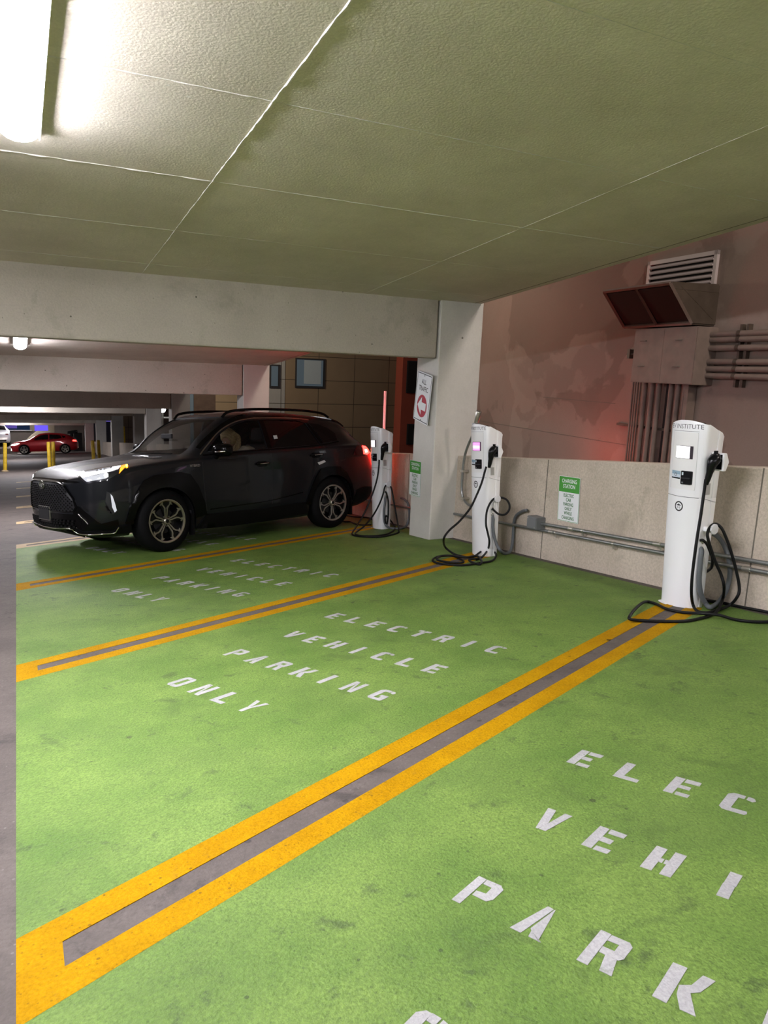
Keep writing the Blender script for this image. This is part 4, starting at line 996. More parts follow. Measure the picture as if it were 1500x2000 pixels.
# upper black band under the bonnet edge
panel(sk, FR, [(-.66,.885),(-.4,.905),(.4,.905),(.66,.885),(.60,.872),(.3,.878),(-.3,.878),(-.60,.872)], .05, 'bonnet_edge_band', 'car_black', suv, .006, .012)
# lower intake, plate, lip
panel(sk, FR, [(-.60,.52),(.60,.52),(.66,.44),(.62,.36),(.3,.335),(-.3,.335),(-.62,.36),(-.66,.44)], .06, 'lower_intake', 'car_black', suv, .010, .02)
ib = MB()
for i in range(-9, 10):
    for j in range(3):
        y, z = i*.062+(.015 if j % 2 else 0), .375+j*.033
        if abs(y) < .17 and j > 0: continue
        cpt, nn = sk.front(y, z); c = cpt+Vector((-.016, 0, 0)); ib.box((c.x-.006, c.y-.022, c.z-.010), (c.x+.004, c.y+.022, c.z+.010))
ib.build('intake_mesh', 'car_cladding', suv)
xp_ = sk.front(0, .50)[0].x-.022
pf = MB().box((xp_, -.158, .425), (xp_+.03, .158, .59)).build('number_plate_frame', 'satin_chrome', suv, bevel=.004)
MB().box((xp_-.003, -.146, .437), (xp_+.002, .146, .578)).build('number_plate', 'sign_black', pf)
# chin with bright lip
lip = [(-.88,.40),(-.80,.335),(-.66,.315),(-.58,.335),(-.50,.355),(.50,.355),(.58,.335),(.66,.315),(.80,.335),(.88,.40)]
fpanel([(60,990),(200,1010),(400,1030),(640,1060),(720,1100),(780,1135),(900,1130),(1060,1120),(1225,1105),(1290,1055),(1470,1030),(1480,1130),(1300,1150),(1000,1165),(780,1165),(640,1140),(560,1130),(300,1085),(200,1070),(60,1050)], q5, 'chin_cladding', 'car_cladding', .016, .03, 60)
sub = [(40,1000),(300,1038),(640,1082),(700,1110),(775,1152),(900,1158),(1060,1148),(1228,1132),(1262,1095),(1290,1058)]
for sg in (1, -1):
    pts = [];
    for a in sub:
        p, n = sk.px(*q5(*a)); n = outward(n, p-Vector((2.3,0,.8))); p = p+n*.028; pts.append(Vector((p.x, p.y*sg, p.z)))
    MB().tube(spline(pts, 3), .0075, 8).build('chin_strip', 'chrome', suv, 60)
for sg in (1, -1):
    pts = []
    for a in ((748,885),(800,935),(845,975),(880,1022)):
        p, n = sk.px(*q5(*a)); n = outward(n, p-Vector((2.3,0,.8))); p = p+n*.016; pts.append(Vector((p.x, p.y*sg, p.z)))
    MB().tube(spline(pts, 3), .0065, 6).build('bumper_strip', 'satin_chrome', suv, 60)
fpanel([(640,760),(745,780),(1000,990),(1060,1020),(1290,960),(1300,1040),(1230,1100),(800,1120),(700,1080),(600,1010),(700,980)], q5, 'bumper_corner', 'car_black', .008, .012, 40)
fpanel([(1132,570),(1178,590),(1230,700),(1278,850),(1215,893),(1110,735)], q5, 'fog_lamp_bezel', 'sign_black', .006, .01, 30)
fl_ = fpanel([(1182,605),(1212,640),(1245,740),(1270,835),(1240,862),(1205,790)], q5, 'fog_lamp', 'lamp_lens', .010, .01, 20)
fpanel([(755,762),(1098,722),(1215,890),(1035,985)], q5, 'bumper_facet', 'car_paint', .010, .01, 40)
strip_px = [(750,760),(900,745),(1098,720)]
# headlamps
hl = fpanel([(690,312),(850,282),(1100,232),(1340,203),(1400,198),(1395,245),(1320,305),(1160,400),(1000,440),(840,468),(760,390)], q5, 'headlamp', 'lamp_inner', .006, .012, 34, False)
hl = [hl]
far_ = panel(sk, FR, [(.60,.905),(.73,.925),(.77,.90),(.74,.865),(.62,.875)], .04, 'headlamp', 'lamp_bright', suv, .008, .012)
for k, h in enumerate(hl):
    mir = (k == 1)
    def sub(poly, name, m, lift, step=30):
        fn = lambda a, b: sk.px(*q5(a, b)); o = panel(sk, fn, poly, step, name, m, h, lift, .006)
        if mir:
            for v in o.data.vertices: v.co.y *= -1
            o.data.flip_normals()
    sub([(722,320),(815,298),(840,318),(1000,300),(1195,262),(1215,238),(1330,220),(1290,262),(1170,300),(1000,335),(800,385),(790,380)], 'light_guide', 'lamp_bright', .012, 25)
    sub([(845,300),(1190,240),(1180,258),(1000,292),(850,315)], 'upper_reflector', 'lamp_lens', .012, 25)
    sub([(800,392),(1000,345),(1100,320),(1150,330),(1150,370),(1100,392),(860,438)], 'lower_reflector', 'lamp_lens', .012, 25)
    sub([(1112,318),(1150,325),(1152,368),(1112,388),(1090,352)], 'projector', 'lamp_bright', .016, 18)
    sub([(1340,218),(1395,205),(1385,240),(1300,325),(1310,280)], 'turn_signal', 'amber_lens', .012, 20)
    sub([(1398,212),(1412,206),(1425,214),(1425,230),(1410,238),(1398,230)], 'turn_bulb', 'amber_glow', .014, 10)
fpanel([(20,705),(110,592),(260,452),(430,315),(560,235),(700,178),(900,135),(1200,122),(1500,122),(1500,196),(1110,204),(850,222),(700,268),(570,318),(400,443),(200,608),(80,728)], q7, 'roof_side_trim', 'car_black', .004, .008, 60)
# badge on the wing
def badge(px, py, text, size):
    p, n = sk.px(px, py); mb = MB(); yy = p.y
    def f(x, y): c, nn = sk.side(p.x+x, p.z+y, -1); return Vector((c.x, c.y-.003, c.z))
    add_text(mb, text, size, f, bold=.01); mb.build('wing_badge', 'satin_chrome', suv)
badge(381, 911.5, 'HYBRID', .030)
# bright reflections on body sides are stickers in the picture
fpanel([(500,862),(610,822),(636,850),(530,900)], q8, 'white_sticker', 'sticker', .003, .002, 30, False)
fpanel([(1275,508),(1335,500),(1352,556),(1290,565)], q7, 'window_sticker', 'sticker', .005, .002, 20, False)
# tail lamps
tl = panel(sk, S2, [(4.03,1.04),(4.13,1.165),(4.30,1.185),(4.42,1.13),(4.46,1.05),(4.36,1.01),(4.2,1.02)], .05, 'tail_lamp', 'tail_dark', suv, .010, .014, True)
for k, h in enumerate(tl):
    o = panel(sk, S2, [(4.27,1.165),(4.36,1.150),(4.43,1.10),(4.45,1.055),(4.36,1.03),(4.27,1.045)], .03, 'tail_light', 'tail_red', h, .014, .006)
    o2 = panel(sk, S2, [(4.31,1.11),(4.36,1.11),(4.37,1.07),(4.32,1.065)], .02, 'brake_bulb', 'tail_hot', h, .018, .006)
    if k == 1:
        for q in (o, o2):
            for v in q.data.vertices: v.co.y *= -1
            q.data.flip_normals()
rear = lambda y, z: sk.front(y, z, -1)
for sg in (-1, 1):
    poly = [(sg*.45,.94),(sg*.45,1.03),(sg*.72,1.05),(sg*.72,.95)]
    panel(sk, rear, poly, .05, 'rear_light_bar', 'tail_glow', suv, .012, .02)
# glossy patch at the D pillar is bodywork; wipers
for a in (((1.27,-.52,1.155),(1.215,-.02,1.160)), ((1.25,.02,1.160),(1.27,.5,1.155))):
    MB().tube([Vector(a[0]), Vector(a[1])], .008, 6).build('wiper', 'car_black', suv)
# wheels
wheel(suv, WR, .235, .252, side=-1, steer=math.radians(7), pos=(AX1, -.80, WR-.002), turn=PI/2)
wheel(suv, WR, .235, .252, side=-1, pos=(AX2, -.80, WR-.002), turn=PI/2+PI/5)
wheel(suv, WR, .235, .252, side=1, steer=math.radians(7), pos=(AX1, .80, WR-.002), turn=PI/2)
wheel(suv, WR, .235, .252, side=1, pos=(AX2, .80, WR-.002), turn=.3)
for ax in (AX1, AX2):
    for sg in (-1, 1):
        MB().box((ax+.36, sg*.86-.05, .16), (ax+.385, sg*.86+.05, .42)).build('mud_flap', 'car_cladding', suv)
        mb = MB(); n = 14      # liner
        A = [PI*k/n for k in range(n+1)]; vs = []
        for a in A:
            for y in (.56, .88): vs.append((ax+.42*math.cos(a), sg*y, .37+.42*math.sin(a)))
        mb.add(vs, [(2*i, 2*i+1, 2*i+3, 2*i+2) for i in range(n)]); mb.add([(ax+.42*math.cos(a), sg*.56, .37+.42*math.sin(a)) for a in A], [list(range(n+1))])
        mb.build('wheel_liner', 'sign_black', suv)
MB().box((.45, -.62, .24), (4.2, .62, .34)).build('underbody', 'sign_black', suv)
# ---- cabin
MB().box((1.2, -.80, .42), (4.1, .80, .46)).build('cabin_floor', 'interior', suv)
MB().prism([(1.30,.5),(1.30,1.06),(1.42,1.09),(1.72,1.02),(1.78,.85),(1.70,.5)], -.72, .72, fn=lambda x, y, z: (x, z, y)).build('dashboard', 'interior', suv, bevel=.03)
def seat(x, y):
    s = empty('seat', Matrix.Translation((x, y, 0)), suv)
    MB().box((-.25,-.25,.46),(.25,.25,.70)).build('seat_cushion', 'interior', s, bevel=.05, seg=3)
    mb = MB(); m = Matrix.Translation((.24,0,.66)) @ Matrix.Rotation(math.radians(18),4,'Y'); mb.box((-.06,-.24,0),(.07,.24,.60), mx=m); mb.build('seat_back', 'interior', s, bevel=.05, seg=3)
    mb = MB(); m = Matrix.Translation((.42,0,1.27)) @ Matrix.Rotation(math.radians(12),4,'Y'); mb.box((-.045,-.14,0),(.045,.14,.19), mx=m); mb.build('head_restraint', 'interior', s, bevel=.035, seg=3)
for a in ((2.28,-.37),(2.28,.37),(3.15,-.37),(3.15,.37)): seat(*a)
st_w = Matrix.Translation((1.86,-.37,.98)) @ Matrix.Rotation(math.radians(-65),4,'Y')
MB().tube([st_w @ Vector((.185*math.cos(t*PI/14), .185*math.sin(t*PI/14), 0)) for t in range(28)], .016, 8, closed=True).build('steering_wheel', 'interior', suv, 60)
MB().box((1.50,-.13,1.335),(1.53,.13,1.40)).build('rear_view_mirror', 'interior', suv, bevel=.01)
# ---------------------------------------------------------------- person in the driving seat, bent forward
def skinned(name, pts, edges, radii, root, m, parent=None, sub=2, smooth=True):
    me = bpy.data.meshes.new(name); me.from_pydata([Vector(p) for p in pts], edges, []); o = bpy.data.objects.new(name, me); C.objects.link(o)
    o.modifiers.new('skin', 'SKIN'); sm = me.skin_vertices[0] if me.skin_vertices else me.attributes.new('skin', 'SKIN', 'POINT')
    dat = me.skin_vertices[0].data
    for i, r in enumerate(radii): dat[i].radius = (r, r) if not isinstance(r, tuple) else r
    dat[root].use_root = True
    s = o.modifiers.new('sub', 'SUBSURF'); s.levels = sub; s.render_levels = sub
    dg = bpy.context.evaluated_depsgraph_get(); dg.update(); r = bpy.data.meshes.new_from_object(o.evaluated_get(dg)); bpy.data.objects.remove(o)
    return link(name, r, m, parent, 180)
PM = SUVM @ Matrix.Translation((.06, .0, -.015))
hx, hy, hz = 2.13, -.42, 1.335
pts = [(2.40,-.37,.78),(2.38,-.37,.95),(2.33,-.38,1.12),(2.27,-.40,1.22),(2.21,-.41,1.28),   # pelvis, spine, chest, neck, head base
 (2.31,-.56,1.14),(2.16,-.62,.97),(1.98,-.55,.96),(1.91,-.50,.99),       # left shoulder, elbow, wrist, hand
 (2.31,-.20,1.14),(2.14,-.14,.96),(1.97,-.22,.97),(1.90,-.26,.99),
 (2.38,-.46,.76),(1.98,-.48,.80),(1.78,-.48,.55),(1.66,-.48,.50),
 (2.38,-.28,.76),(1.98,-.26,.80),(1.78,-.26,.55),(1.66,-.26,.50)]
edges = [(0,1),(1,2),(2,3),(3,4),(2,5),(5,6),(6,7),(7,8),(2,9),(9,10),(10,11),(11,12),(0,13),(13,14),(14,15),(15,16),(0,17),(17,18),(18,19),(19,20)]
rad = [.15,.135,.14,.06,.05,.07,.05,.036,.034,.07,.05,.036,.034,.09,.075,.05,.04,.09,.075,.05,.04]
person = skinned('person', pts, edges, rad, 0, 'grey_sleeve'); person.matrix_basis = PM
tag(person, 'person with long blond hair bending forward in the driving seat', 'person')
# head: egg with brow, nose, chin
bm = bmesh.new(); bmesh.ops.create_uvsphere(bm, u_segments=28, v_segments=20, radius=1)
for v in bm.verts:
    x, y, z = v.co; fx_ = -x          # face looks along -x
    X = x*.098; Y = y*.074*(1-.12*max(0,-z)); Z = z*.118
    if fx_ > .75 and abs(y) < .22 and -.30 < z < .12: X -= .022*(1-abs(y)/.22)*(1-abs(z+.12)/.25 if abs(z+.12) < .25 else 0)
    if fx_ > .5 and .10 < z < .30: X += .006
    if z < -.55 and fx_ > .2: X -= .012
    v.co = (X, Y, Z)
me = bpy.data.meshes.new('head'); bm.to_mesh(me); bm.free()
HM = Matrix.Translation((hx, hy, hz)) @ Matrix.Rotation(math.radians(-42), 4, 'Y')
head = link('head', me, 'skin', person, 180, HM)
for sg in (-1, 1):
    MB().lathe([(0,-.004),(.008,-.002),(.009,.002),(0,.004)], 10, mx=Matrix.Translation((-.088, sg*.030, .018)) @ Matrix.Rotation(PI/2,4,'Y')).build('eye', 'sign_white', head)
    MB().lathe([(0,-.006),(.020,-.003),(.028,.003),(0,.008)], 12, mx=Matrix.Translation((.005, sg*.074, 0)) @ Matrix.Rotation(PI/2,4,'X') @ Matrix.Diagonal((.7,1.1,1,1))).build('ear', 'skin', head, 60)
MB().box((-.096,-.022,-.062),(-.088,.022,-.054)).build('mouth', 'skin', head, bevel=.003)
# hair: cap plus falling locks
bm = bmesh.new(); bmesh.ops.create_uvsphere(bm, u_segments=32, v_segments=20, radius=1)
for v in bm.verts:
    x, y, z = v.co; w = 1+.03*math.sin(y*40)+.02*math.sin(x*31+z*17); v.co = (x*.112*w+.018, y*.092*w, z*.126*w+.016)
kill = [v for v in bm.verts if v.co.x < -.055 and v.co.z < .055]
bmesh.ops.delete(bm, geom=kill, context='VERTS'); me = bpy.data.meshes.new('hair'); bm.to_mesh(me); bm.free()
hair = link('hair', me, 'blond_hair', head, 180); sd = hair.modifiers.new('s', 'SOLIDIFY'); sd.thickness = .012
rnd = random.Random(11); lk = MB(); HI_ = HM.inverted()
for i in range(60):
    a = rnd.uniform(-1, 1); b = rnd.uniform(0, 1); root = HM @ Vector((.02+.06*b, a*.085, .07-.02*b))
    mid = HM @ Vector((.07+.03*b, a*.10, -.06)); end = Vector((mid.x-.05+rnd.uniform(-.04,.05), mid.y+rnd.uniform(-.03,.03)-.02, mid.z-.20-rnd.uniform(0,.06)))
    sp = spline([HI_ @ root, HI_ @ mid, HI_ @ mid.lerp(end,.6), HI_ @ end], 4); n = len(sp); lk.tube(sp, [.012*(1-.6*k/n) for k in range(n)], 6)
lk.build('hair_locks', 'blond_hair', head, 180)['kind'] = 'stuff'
# hands with five fingers on the wheel
for sg, w, h in ((-1, Vector((1.91,-.50,.99)), 0), (1, Vector((1.90,-.26,.99)), 0)):
    pts = [tuple(w+Vector((.03,0,-.005))), tuple(w+Vector((-.03,0,.0)))]; ed = [(0,1)]; rd = [.026,(.018,.034)]
    for f in range(4):
        y = (f-1.5)*.019; L = (.060,.072,.068,.054)[f]; b = len(pts)
        pts += [tuple(w+Vector((-.05,y,.004))), tuple(w+Vector((-.05-L*.45,y,.002))), tuple(w+Vector((-.05-L*.75,y,-.016))), tuple(w+Vector((-.05-L*.7,y,-.034)))]
        ed += [(1,b),(b,b+1),(b+1,b+2),(b+2,b+3)]; rd += [.0095,.0090,.0085,.0075]
    b = len(pts); q = -sg*.0; pts += [tuple(w+Vector((-.005,-sg*.035,-.008))), tuple(w+Vector((-.035,-sg*.052,-.02))), tuple(w+Vector((-.055,-sg*.052,-.034)))]; ed += [(0,b),(b,b+1),(b+1,b+2)]; rd += [.012,.010,.0085]
    skinned('hand', pts, ed, rd, 0, 'skin', person, 1)
# pale bundle on the lap side, seen through the window
bm = bmesh.new(); bmesh.ops.create_uvsphere(bm, u_segments=24, v_segments=14, radius=1)
for v in bm.verts: x, y, z = v.co; w = 1+.05*math.sin(x*7+z*5)+.04*math.sin(y*9); v.co = (x*.13*w, y*.10*w, z*.10*w)
me = bpy.data.meshes.new('cuff'); bm.to_mesh(me); bm.free()
link('cream_scarf', me, 'cream_cloth', person, 180, Matrix.Translation((2.27, -.62, 1.14)))
# ================================================================ BUILDINGS OUTSIDE
AB = math.radians(5.37); DB = Vector((math.sin(AB), math.cos(AB), 0)); NB = Vector((math.cos(AB), -math.sin(AB), 0)); XB = 8.5
def B(u, p, z): return DB*u+NB*(XB-p)+Vector((0, 0, z))        # u along the wall, p out of it, z up
def bbox(mb, u0, u1, p0, p1, z0, z1, mi=0):
    return mb.prism([(u0,p1),(u1,p1),(u1,p0),(u0,p0)], z0, z1, mi, fn=lambda a, b, c: B(a, b, c))
mat('duct_paint', (.20,.148,.118), .6, noise=(6,.12))
mat('hood_metal', (.10,.075,.055), .5, .3, noise=(5,.2))
mat('hood_screen', (.020,.012,.010), .8)
mat('louvre_metal', (.60,.52,.50), .5, .2)
mat('flat_black', (.008,.007,.007), .9)  # black that carries the darkness of the end recess and louvre opening
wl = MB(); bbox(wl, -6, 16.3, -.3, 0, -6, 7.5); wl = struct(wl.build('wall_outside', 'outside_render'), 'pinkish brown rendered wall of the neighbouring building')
for z, u0, u1 in ((.33, 10.3, 16.2), (1.02, 10.9, 13.2)):
    mb = MB(); bbox(mb, u0, u1, 0, .003, z, z+.012); mb.build('wall_joint', 'dark_seam', wl)
# louvre
lv = MB(); 
for a in ((8.87,8.93,2.86,3.345),(10.30,10.36,2.86,3.345)): bbox(lv, a[0], a[1], 0, .05, a[2], a[3])
bbox(lv, 8.87, 10.36, 0, .05, 3.285, 3.345); bbox(lv, 8.87, 10.36, 0, .05, 2.83, 2.875)
lo = lv.build('louvre_frame', 'louvre_metal'); 
lg = empty('wall_louvre', Matrix.Translation(B(9.6,0,3.1))); lo.parent = lg; lo.matrix_parent_inverse = Matrix.Translation(B(9.6,0,3.1)).inverted(); tag(lg, 'long rectangular white metal louvre high on the brown wall', 'louvre')
inv_ = Matrix.Translation(B(9.6,0,3.1)).inverted()
def sub_(mb, name, m, parent, **k):
    o = mb.build(name, m, parent, **k); o.matrix_parent_inverse = Matrix.Translation(parent.matrix_basis.translation).inverted(); return o
mb = MB(); bbox(mb, 8.93, 10.30, .002, .006, 2.87, 3.29); sub_(mb, 'dark_sheet', 'flat_black', lg)  # black sheet, darkness of the opening put into its colour
for k in range(5):
    z = 2.885+k*.082; mb = MB()
    mb.add([B(8.93,.008,z+.055), B(10.30,.008,z+.055), B(10.30,.055,z), B(8.93,.055,z), B(8.93,.016,z+.062), B(10.30,.016,z+.062), B(10.30,.063,z+.014), B(8.93,.063,z+.014)], [(0,1,2,3),(7,6,5,4),(0,4,5,1),(1,5,6,2),(2,6,7,3),(3,7,4,0)])
    sub_(mb, 'slat', 'louvre_metal', lg)
# intake hood
hd = empty('vent_hood', Matrix.Translation(B(9.58,.4,2.55))); tag(hd, 'brown metal intake hood with slanted screened mouth on the wall box', 'vent hood')
u0, u1 = 8.82, 10.33; pt_, pb, zt_, zb_ = .88, .42, 2.812, 2.29
mb = MB()      # shell: top, two sides, bottom
th = .025
def quad4(mb, pts, nrm_th=.02):
    a, b, c, d = pts; n = (b-a).cross(c-a).normalized()*nrm_th; mb.add([a,b,c,d,a+n,b+n,c+n,d+n], [(3,2,1,0),(4,5,6,7),(0,1,5,4),(1,2,6,5),(2,3,7,6),(3,0,4,7)])
quad4(mb, [B(u0,0,zt_+.03), B(u1,0,zt_+.03), B(u1,pt_,zt_), B(u0,pt_,zt_)])
sub_(mb, 'hood_top', 'hood_metal', hd)
for u in (u0, u1):
    mb = MB(); quad4(mb, [B(u,0,zt_+.03), B(u,pt_,zt_), B(u,pb,zb_), B(u,0,zb_)]); sub_(mb, 'hood_side', 'hood_metal', hd)
mb = MB(); quad4(mb, [B(u0,0,zb_), B(u1,0,zb_), B(u1,pb,zb_), B(u0,pb,zb_)], -.02); sub_(mb, 'hood_bottom', 'hood_metal', hd)
mb = MB(); quad4(mb, [B(u0+.04,pt_-.03,zt_-.03), B(u1-.04,pt_-.03,zt_-.03), B(u1-.04,pb-.02,zb_+.02), B(u0+.04,pb-.02,zb_+.02)], .01); sub_(mb, 'screen', 'hood_screen', hd)
def bar(mb, a, b, w=.022): mb.tube([a, b], w, 4)
for (a, b) in ((B(u0,pt_,zt_),B(u1,pt_,zt_)), (B(u0,pb,zb_),B(u1,pb,zb_)), (B(u0,pt_,zt_),B(u0,pb,zb_)), (B(u1,pt_,zt_),B(u1,pb,zb_)), (B(9.56,pt_,zt_),B(9.56,pb,zb_))):
    mb = MB(); bar(mb, a, b, .028); sub_(mb, 'hood_frame', 'duct_paint', hd)
mb = MB(); bar(mb, B(u0-.01,.70,2.78), B(u0-.01,.06,2.36), .014); sub_(mb, 'side_brace', 'hood_metal', hd)
mb = MB(); bar(mb, B(u0-.01,.0,2.74), B(u0-.01,.80,2.74), .014); sub_(mb, 'side_brace', 'hood_metal', hd)
# big pull box
bx_ = empty('wall_box', Matrix.Translation(B(9.4,.2,1.8))); tag(bx_, 'large square painted metal box below the intake hood', 'wall box')
mb = MB(); bbox(mb, 8.72, 10.08, 0, .38, 1.41, 2.245); sub_(mb, 'box_body', 'duct_paint', bx_)
mb = MB(); bbox(mb, 8.735, 9.40, .38, .388, 1.425, 2.23); sub_(mb, 'box_cover', 'duct_paint', bx_)
mb = MB(); bbox(mb, 9.405, 10.065, .38, .388, 1.425, 2.23); sub_(mb, 'box_cover', 'duct_paint', bx_)
for uu in (9.0, 9.78):
    for zz in (1.66, 2.05):
        mb = MB(); bbox(mb, uu, uu+.14, .388, .41, zz, zz+.012); sub_(mb, 'cover_handle', 'dark_seam', bx_)
def wtube(name, label, a, b, r, group, cat='pipe'):
    o = MB().tube([a, b], r, 12).build(name, 'duct_paint', None, 60); tag(o, label, cat, group); return o
def npx(px): # u on the conduit plane for a picture column at mid height
    d = ray(px, 790); t = (XB-.10)/(d.dot(NB)); return (d*t).dot(DB)
k = 0
for px, r in ((1234,.018),(1238.5,.014),(1243,.018),(1248,.014),(1257.5,.043),(1271.5,.043),(1285,.043),(1309,.043),(1322.5,.043),(1336.5,.043)):
    u = npx(px-1.); wtube('riser_pipe', ('thin' if r < .02 else 'thick')+' brown vertical pipe dropping from the wall box', B(u, .10, -3.0), B(u, .10, 1.41), r, ('thin' if r < .02 else 'thick')+' riser pipes under the wall box')
mb = MB(); bbox(mb, npx(1349), npx(1342), .02, .18, -3, 1.41); tag(mb.build('riser_duct', 'duct_paint'), 'flat brown duct right of the vertical pipes', 'duct')
mb = MB(); bbox(mb, npx(1302), npx(1291), .0, .03, -3, 1.41); tag(mb.build('gap_strip', 'hood_screen'), 'dark flat strip between the vertical pipes', 'panel')  # dark strip filling the gap between the pipes
mb = MB(); bbox(mb, 8.95, 10.75, .0, .05, .66, .70); tag(mb.build('pipe_rail', 'hood_metal'), 'horizontal strut rail holding the vertical pipes', 'rail')
for z in (2.152,2.075,1.957,1.763,1.662,1.563):
    o = wtube('branch_pipe', 'brown horizontal pipe leaving the right side of the wall box', B(8.72, .12, z-.012), B(-4, .12, z-.012), .042, 'horizontal pipes beside the wall box')
    for uu in (8.2, 6.2): mb = MB(); mb.tube([B(uu-.03,.12,z-.012), B(uu+.03,.12,z-.012)], .047, 12); mb.build('pipe_clamp', 'hood_metal', o, 60)
for uu in (8.10, 8.22):
    mb = MB(); bbox(mb, uu, uu+.04, 0, .07, 1.40, 2.27); tag(mb.build('pipe_bracket', 'hood_metal'), 'vertical strut behind the horizontal pipes', 'bracket', 'struts behind the horizontal pipes')
# little stand-off bar left of the box
mb = MB(); bbox(mb, 10.08, 10.65, .04, .06, 1.86, 1.885); bbox(mb, 10.54, 10.60, 0, .09, 1.80, 1.95); tag(mb.build('wall_anchor', 'hood_metal'), 'short rusty bar sticking out left of the wall box', 'bar')
# ---------------- dark panelled block across the alley end
YD = 28.0
def dk(N, L, tc, col):
    br = N.new('ShaderNodeTexBrick'); br.offset = 0; br.inputs['Scale'].default_value = 1; br.inputs['Brick Width'].default_value = 1.55; br.inputs['Row Height'].default_value = .92; br.inputs['Mortar Size'].default_value = .012
    mp = N.new('ShaderNodeMapping'); mp.inputs['Rotation'].default_value = (PI/2, 0, 0); L.new(tc, mp.inputs['Vector']); L.new(mp.outputs['Vector'], br.inputs['Vector'])
    return mixc(N, L, br.outputs['Fac'], col, (.03,.024,.018))
surface('brown_panels', (.155,.115,.075), (.18,.135,.088), .8, .6, 30, extra=dk, bump=.1, grain=.05)
surface('grey_panels', (.20,.20,.20), (.25,.25,.245), .8, .6, 30, extra=dk, bump=.1, grain=.05)
surface('red_cladding', (.26,.055,.035), (.30,.065,.04), .8, 1, 30, grain=.05)
surface('dark_brick', (.05,.032,.026), (.075,.05,.04), .9, 4, 40, grain=.1)
surface('ledge_concrete', (.26,.21,.15), (.32,.26,.19), .8, 1, 30)
mat('window_frame', (.02,.02,.022), .4)
mat('night_glass', (.05,.065,.075), .08, emit=(.16,.22,.27), es=.10)
mat('blind', (.20,.23,.24), .7, emit=(.3,.35,.38), es=.04)
def yq(px, py, y): return on_y(px, py, y)
def ypanel(name, m, pxa, pxb, pya, pyb, y=YD, th=.3, parent=None):
    a = yq(pxa, (pya+pyb)/2, y); b = yq(pxb, (pya+pyb)/2, y); t = yq((pxa+pxb)/2, pya, y); d = yq((pxa+pxb)/2, pyb, y)
    return MB().box((a.x, y, d.z), (b.x, y+th, t.z)).build(name, m, parent)
xa = yq(526, 760, YD).x; xr = yq(772, 760, YD).x; x2 = yq(421, 760, YD).x; x3 = yq(372, 760, YD).x
fb = MB().box((yq(556,760,YD).x, YD, -8), (xr, YD+.4, 12)).build('building_block', 'brown_panels'); tag(fb, 'dark brown panelled building behind the SUV roof', 'building')
g1 = MB().box((yq(521,760,YD).x, YD-.02, -8), (yq(556,760,YD).x, YD+.4, 12)).build('grey_bay', 'grey_panels', fb)
fb3 = MB().box((x2, YD, -8), (yq(521,760,YD).x, YD+.4, 12)).build('panel_bay', 'brown_panels', fb)
fb4 = MB().box((x3, YD, -8), (x2, YD+.4, 12)).build('brick_bay', 'dark_brick', fb)
gl = MB().box((x3-.35, YD-.05, -8), (x3+.1, YD+.4, 12)).build('glazed_strip', 'night_glass', fb)
def bwin(pxa, pxb, pya, pyb, y, blind=None):
    o = ypanel('window', 'window_frame', pxa, pxb, pya, pyb, y-.04, .05, fb)
    ypanel('pane', 'night_glass', pxa+3, pxb-4, pya+3, pyb-4, y-.055, .02, o)
    if blind: ypanel('blind', 'blind', *blind, y-.065, .008, o)
bwin(577, 635, 700, 758, YD, (594, 627, 704, 750)); bwin(527, 547, 712, 758, YD-.02)
bwin(527, 549, 600, 660, YD-.02); bwin(577, 637, 560, 620, YD)
rb = MB().box((xr, YD-.6, -8), (yq(850,760,YD).x+2, YD+.4, 12)).build('red_building', 'red_cladding'); tag(rb, 'dark red clad building beside the traffic sign', 'building')
for pya, pyb in ((705,768),(828,868),(600,650)):
    o = ypanel('window', 'window_frame', 795, 826, pya, pyb, YD-.66, .05, rb); ypanel('pane', 'flat_black', 797, 824, pya+2, pyb-2, YD-.68, .02, rb).parent = o
lg2 = MB(); a = yq(700, 862, 24); b = yq(700, 889, 24); lg2.box((5.4, 24, a.z-.32), (9.5, 24.3, a.z)).box((5.4, 24.1, -6), (9.5, 24.4, a.z-.30))
lg2 = lg2.build('alley_wall', 'ledge_concrete'); struct(lg2, 'low concrete ledge wall across the alley end')
# ground outside, one storey down
struct(MB().box((5.3, -6, -6.2), (60, 120, -6.0)).build('alley_ground', 'floor_concrete'), 'alley ground below the deck')
# white upright tube behind the farthest charger
p0 = on_x(756.5, 850, 5.6); p1 = on_x(752.5, 764, 5.6)
wp_ = MB().tube([Vector((p0.x, p0.y, -5.9)), Vector((p1.x, p1.y, p1.z))], .022, 10).build('white_pole', 'sign_white', None, 60); tag(wp_, 'slim white pole rising behind the farthest charging station', 'pole')
# ================================================================ FAR END OF THE GARAGE
mat('blue_glow', (.05,.04,.2), .5, emit=(.12,.08,.85), es=.75)  # emission stands in for blue light falling on the facade
mat('violet_glow', (.05,.04,.2), .5, emit=(.10,.07,.34), es=.5)
mat('navy_glass', (.01,.015,.03), .1, emit=(.01,.02,.05), es=.5)
mat('cyan_night', (.02,.05,.1), .3, emit=(.04,.12,.30), es=.6)
surface('far_wall', (.20,.175,.15), (.25,.22,.19), .85, .6, 20)
surface('cream_wall', (.42,.37,.27), (.48,.42,.31), .85, .6, 20)
YE = 64.0
def yb(name, m, pxa, pxb, pya, pyb, y, th=.3, parent=None): return ypanel(name, m, pxa, pxb, pya, pyb, y, th, parent)
back = struct(yb('wall_back', 'far_wall', -400, 107, 842, 889, YE), 'dark end wall of the garage behind the red car')
w2 = struct(yb('wall_end', 'cream_wall', 95, 108, 828, 889, YE-.3), 'cream end pier behind the tail of the red car')
w3 = struct(yb('wall_end', 'far_wall', 107, 165, 828, 889, YE-.3), 'grey end pier')
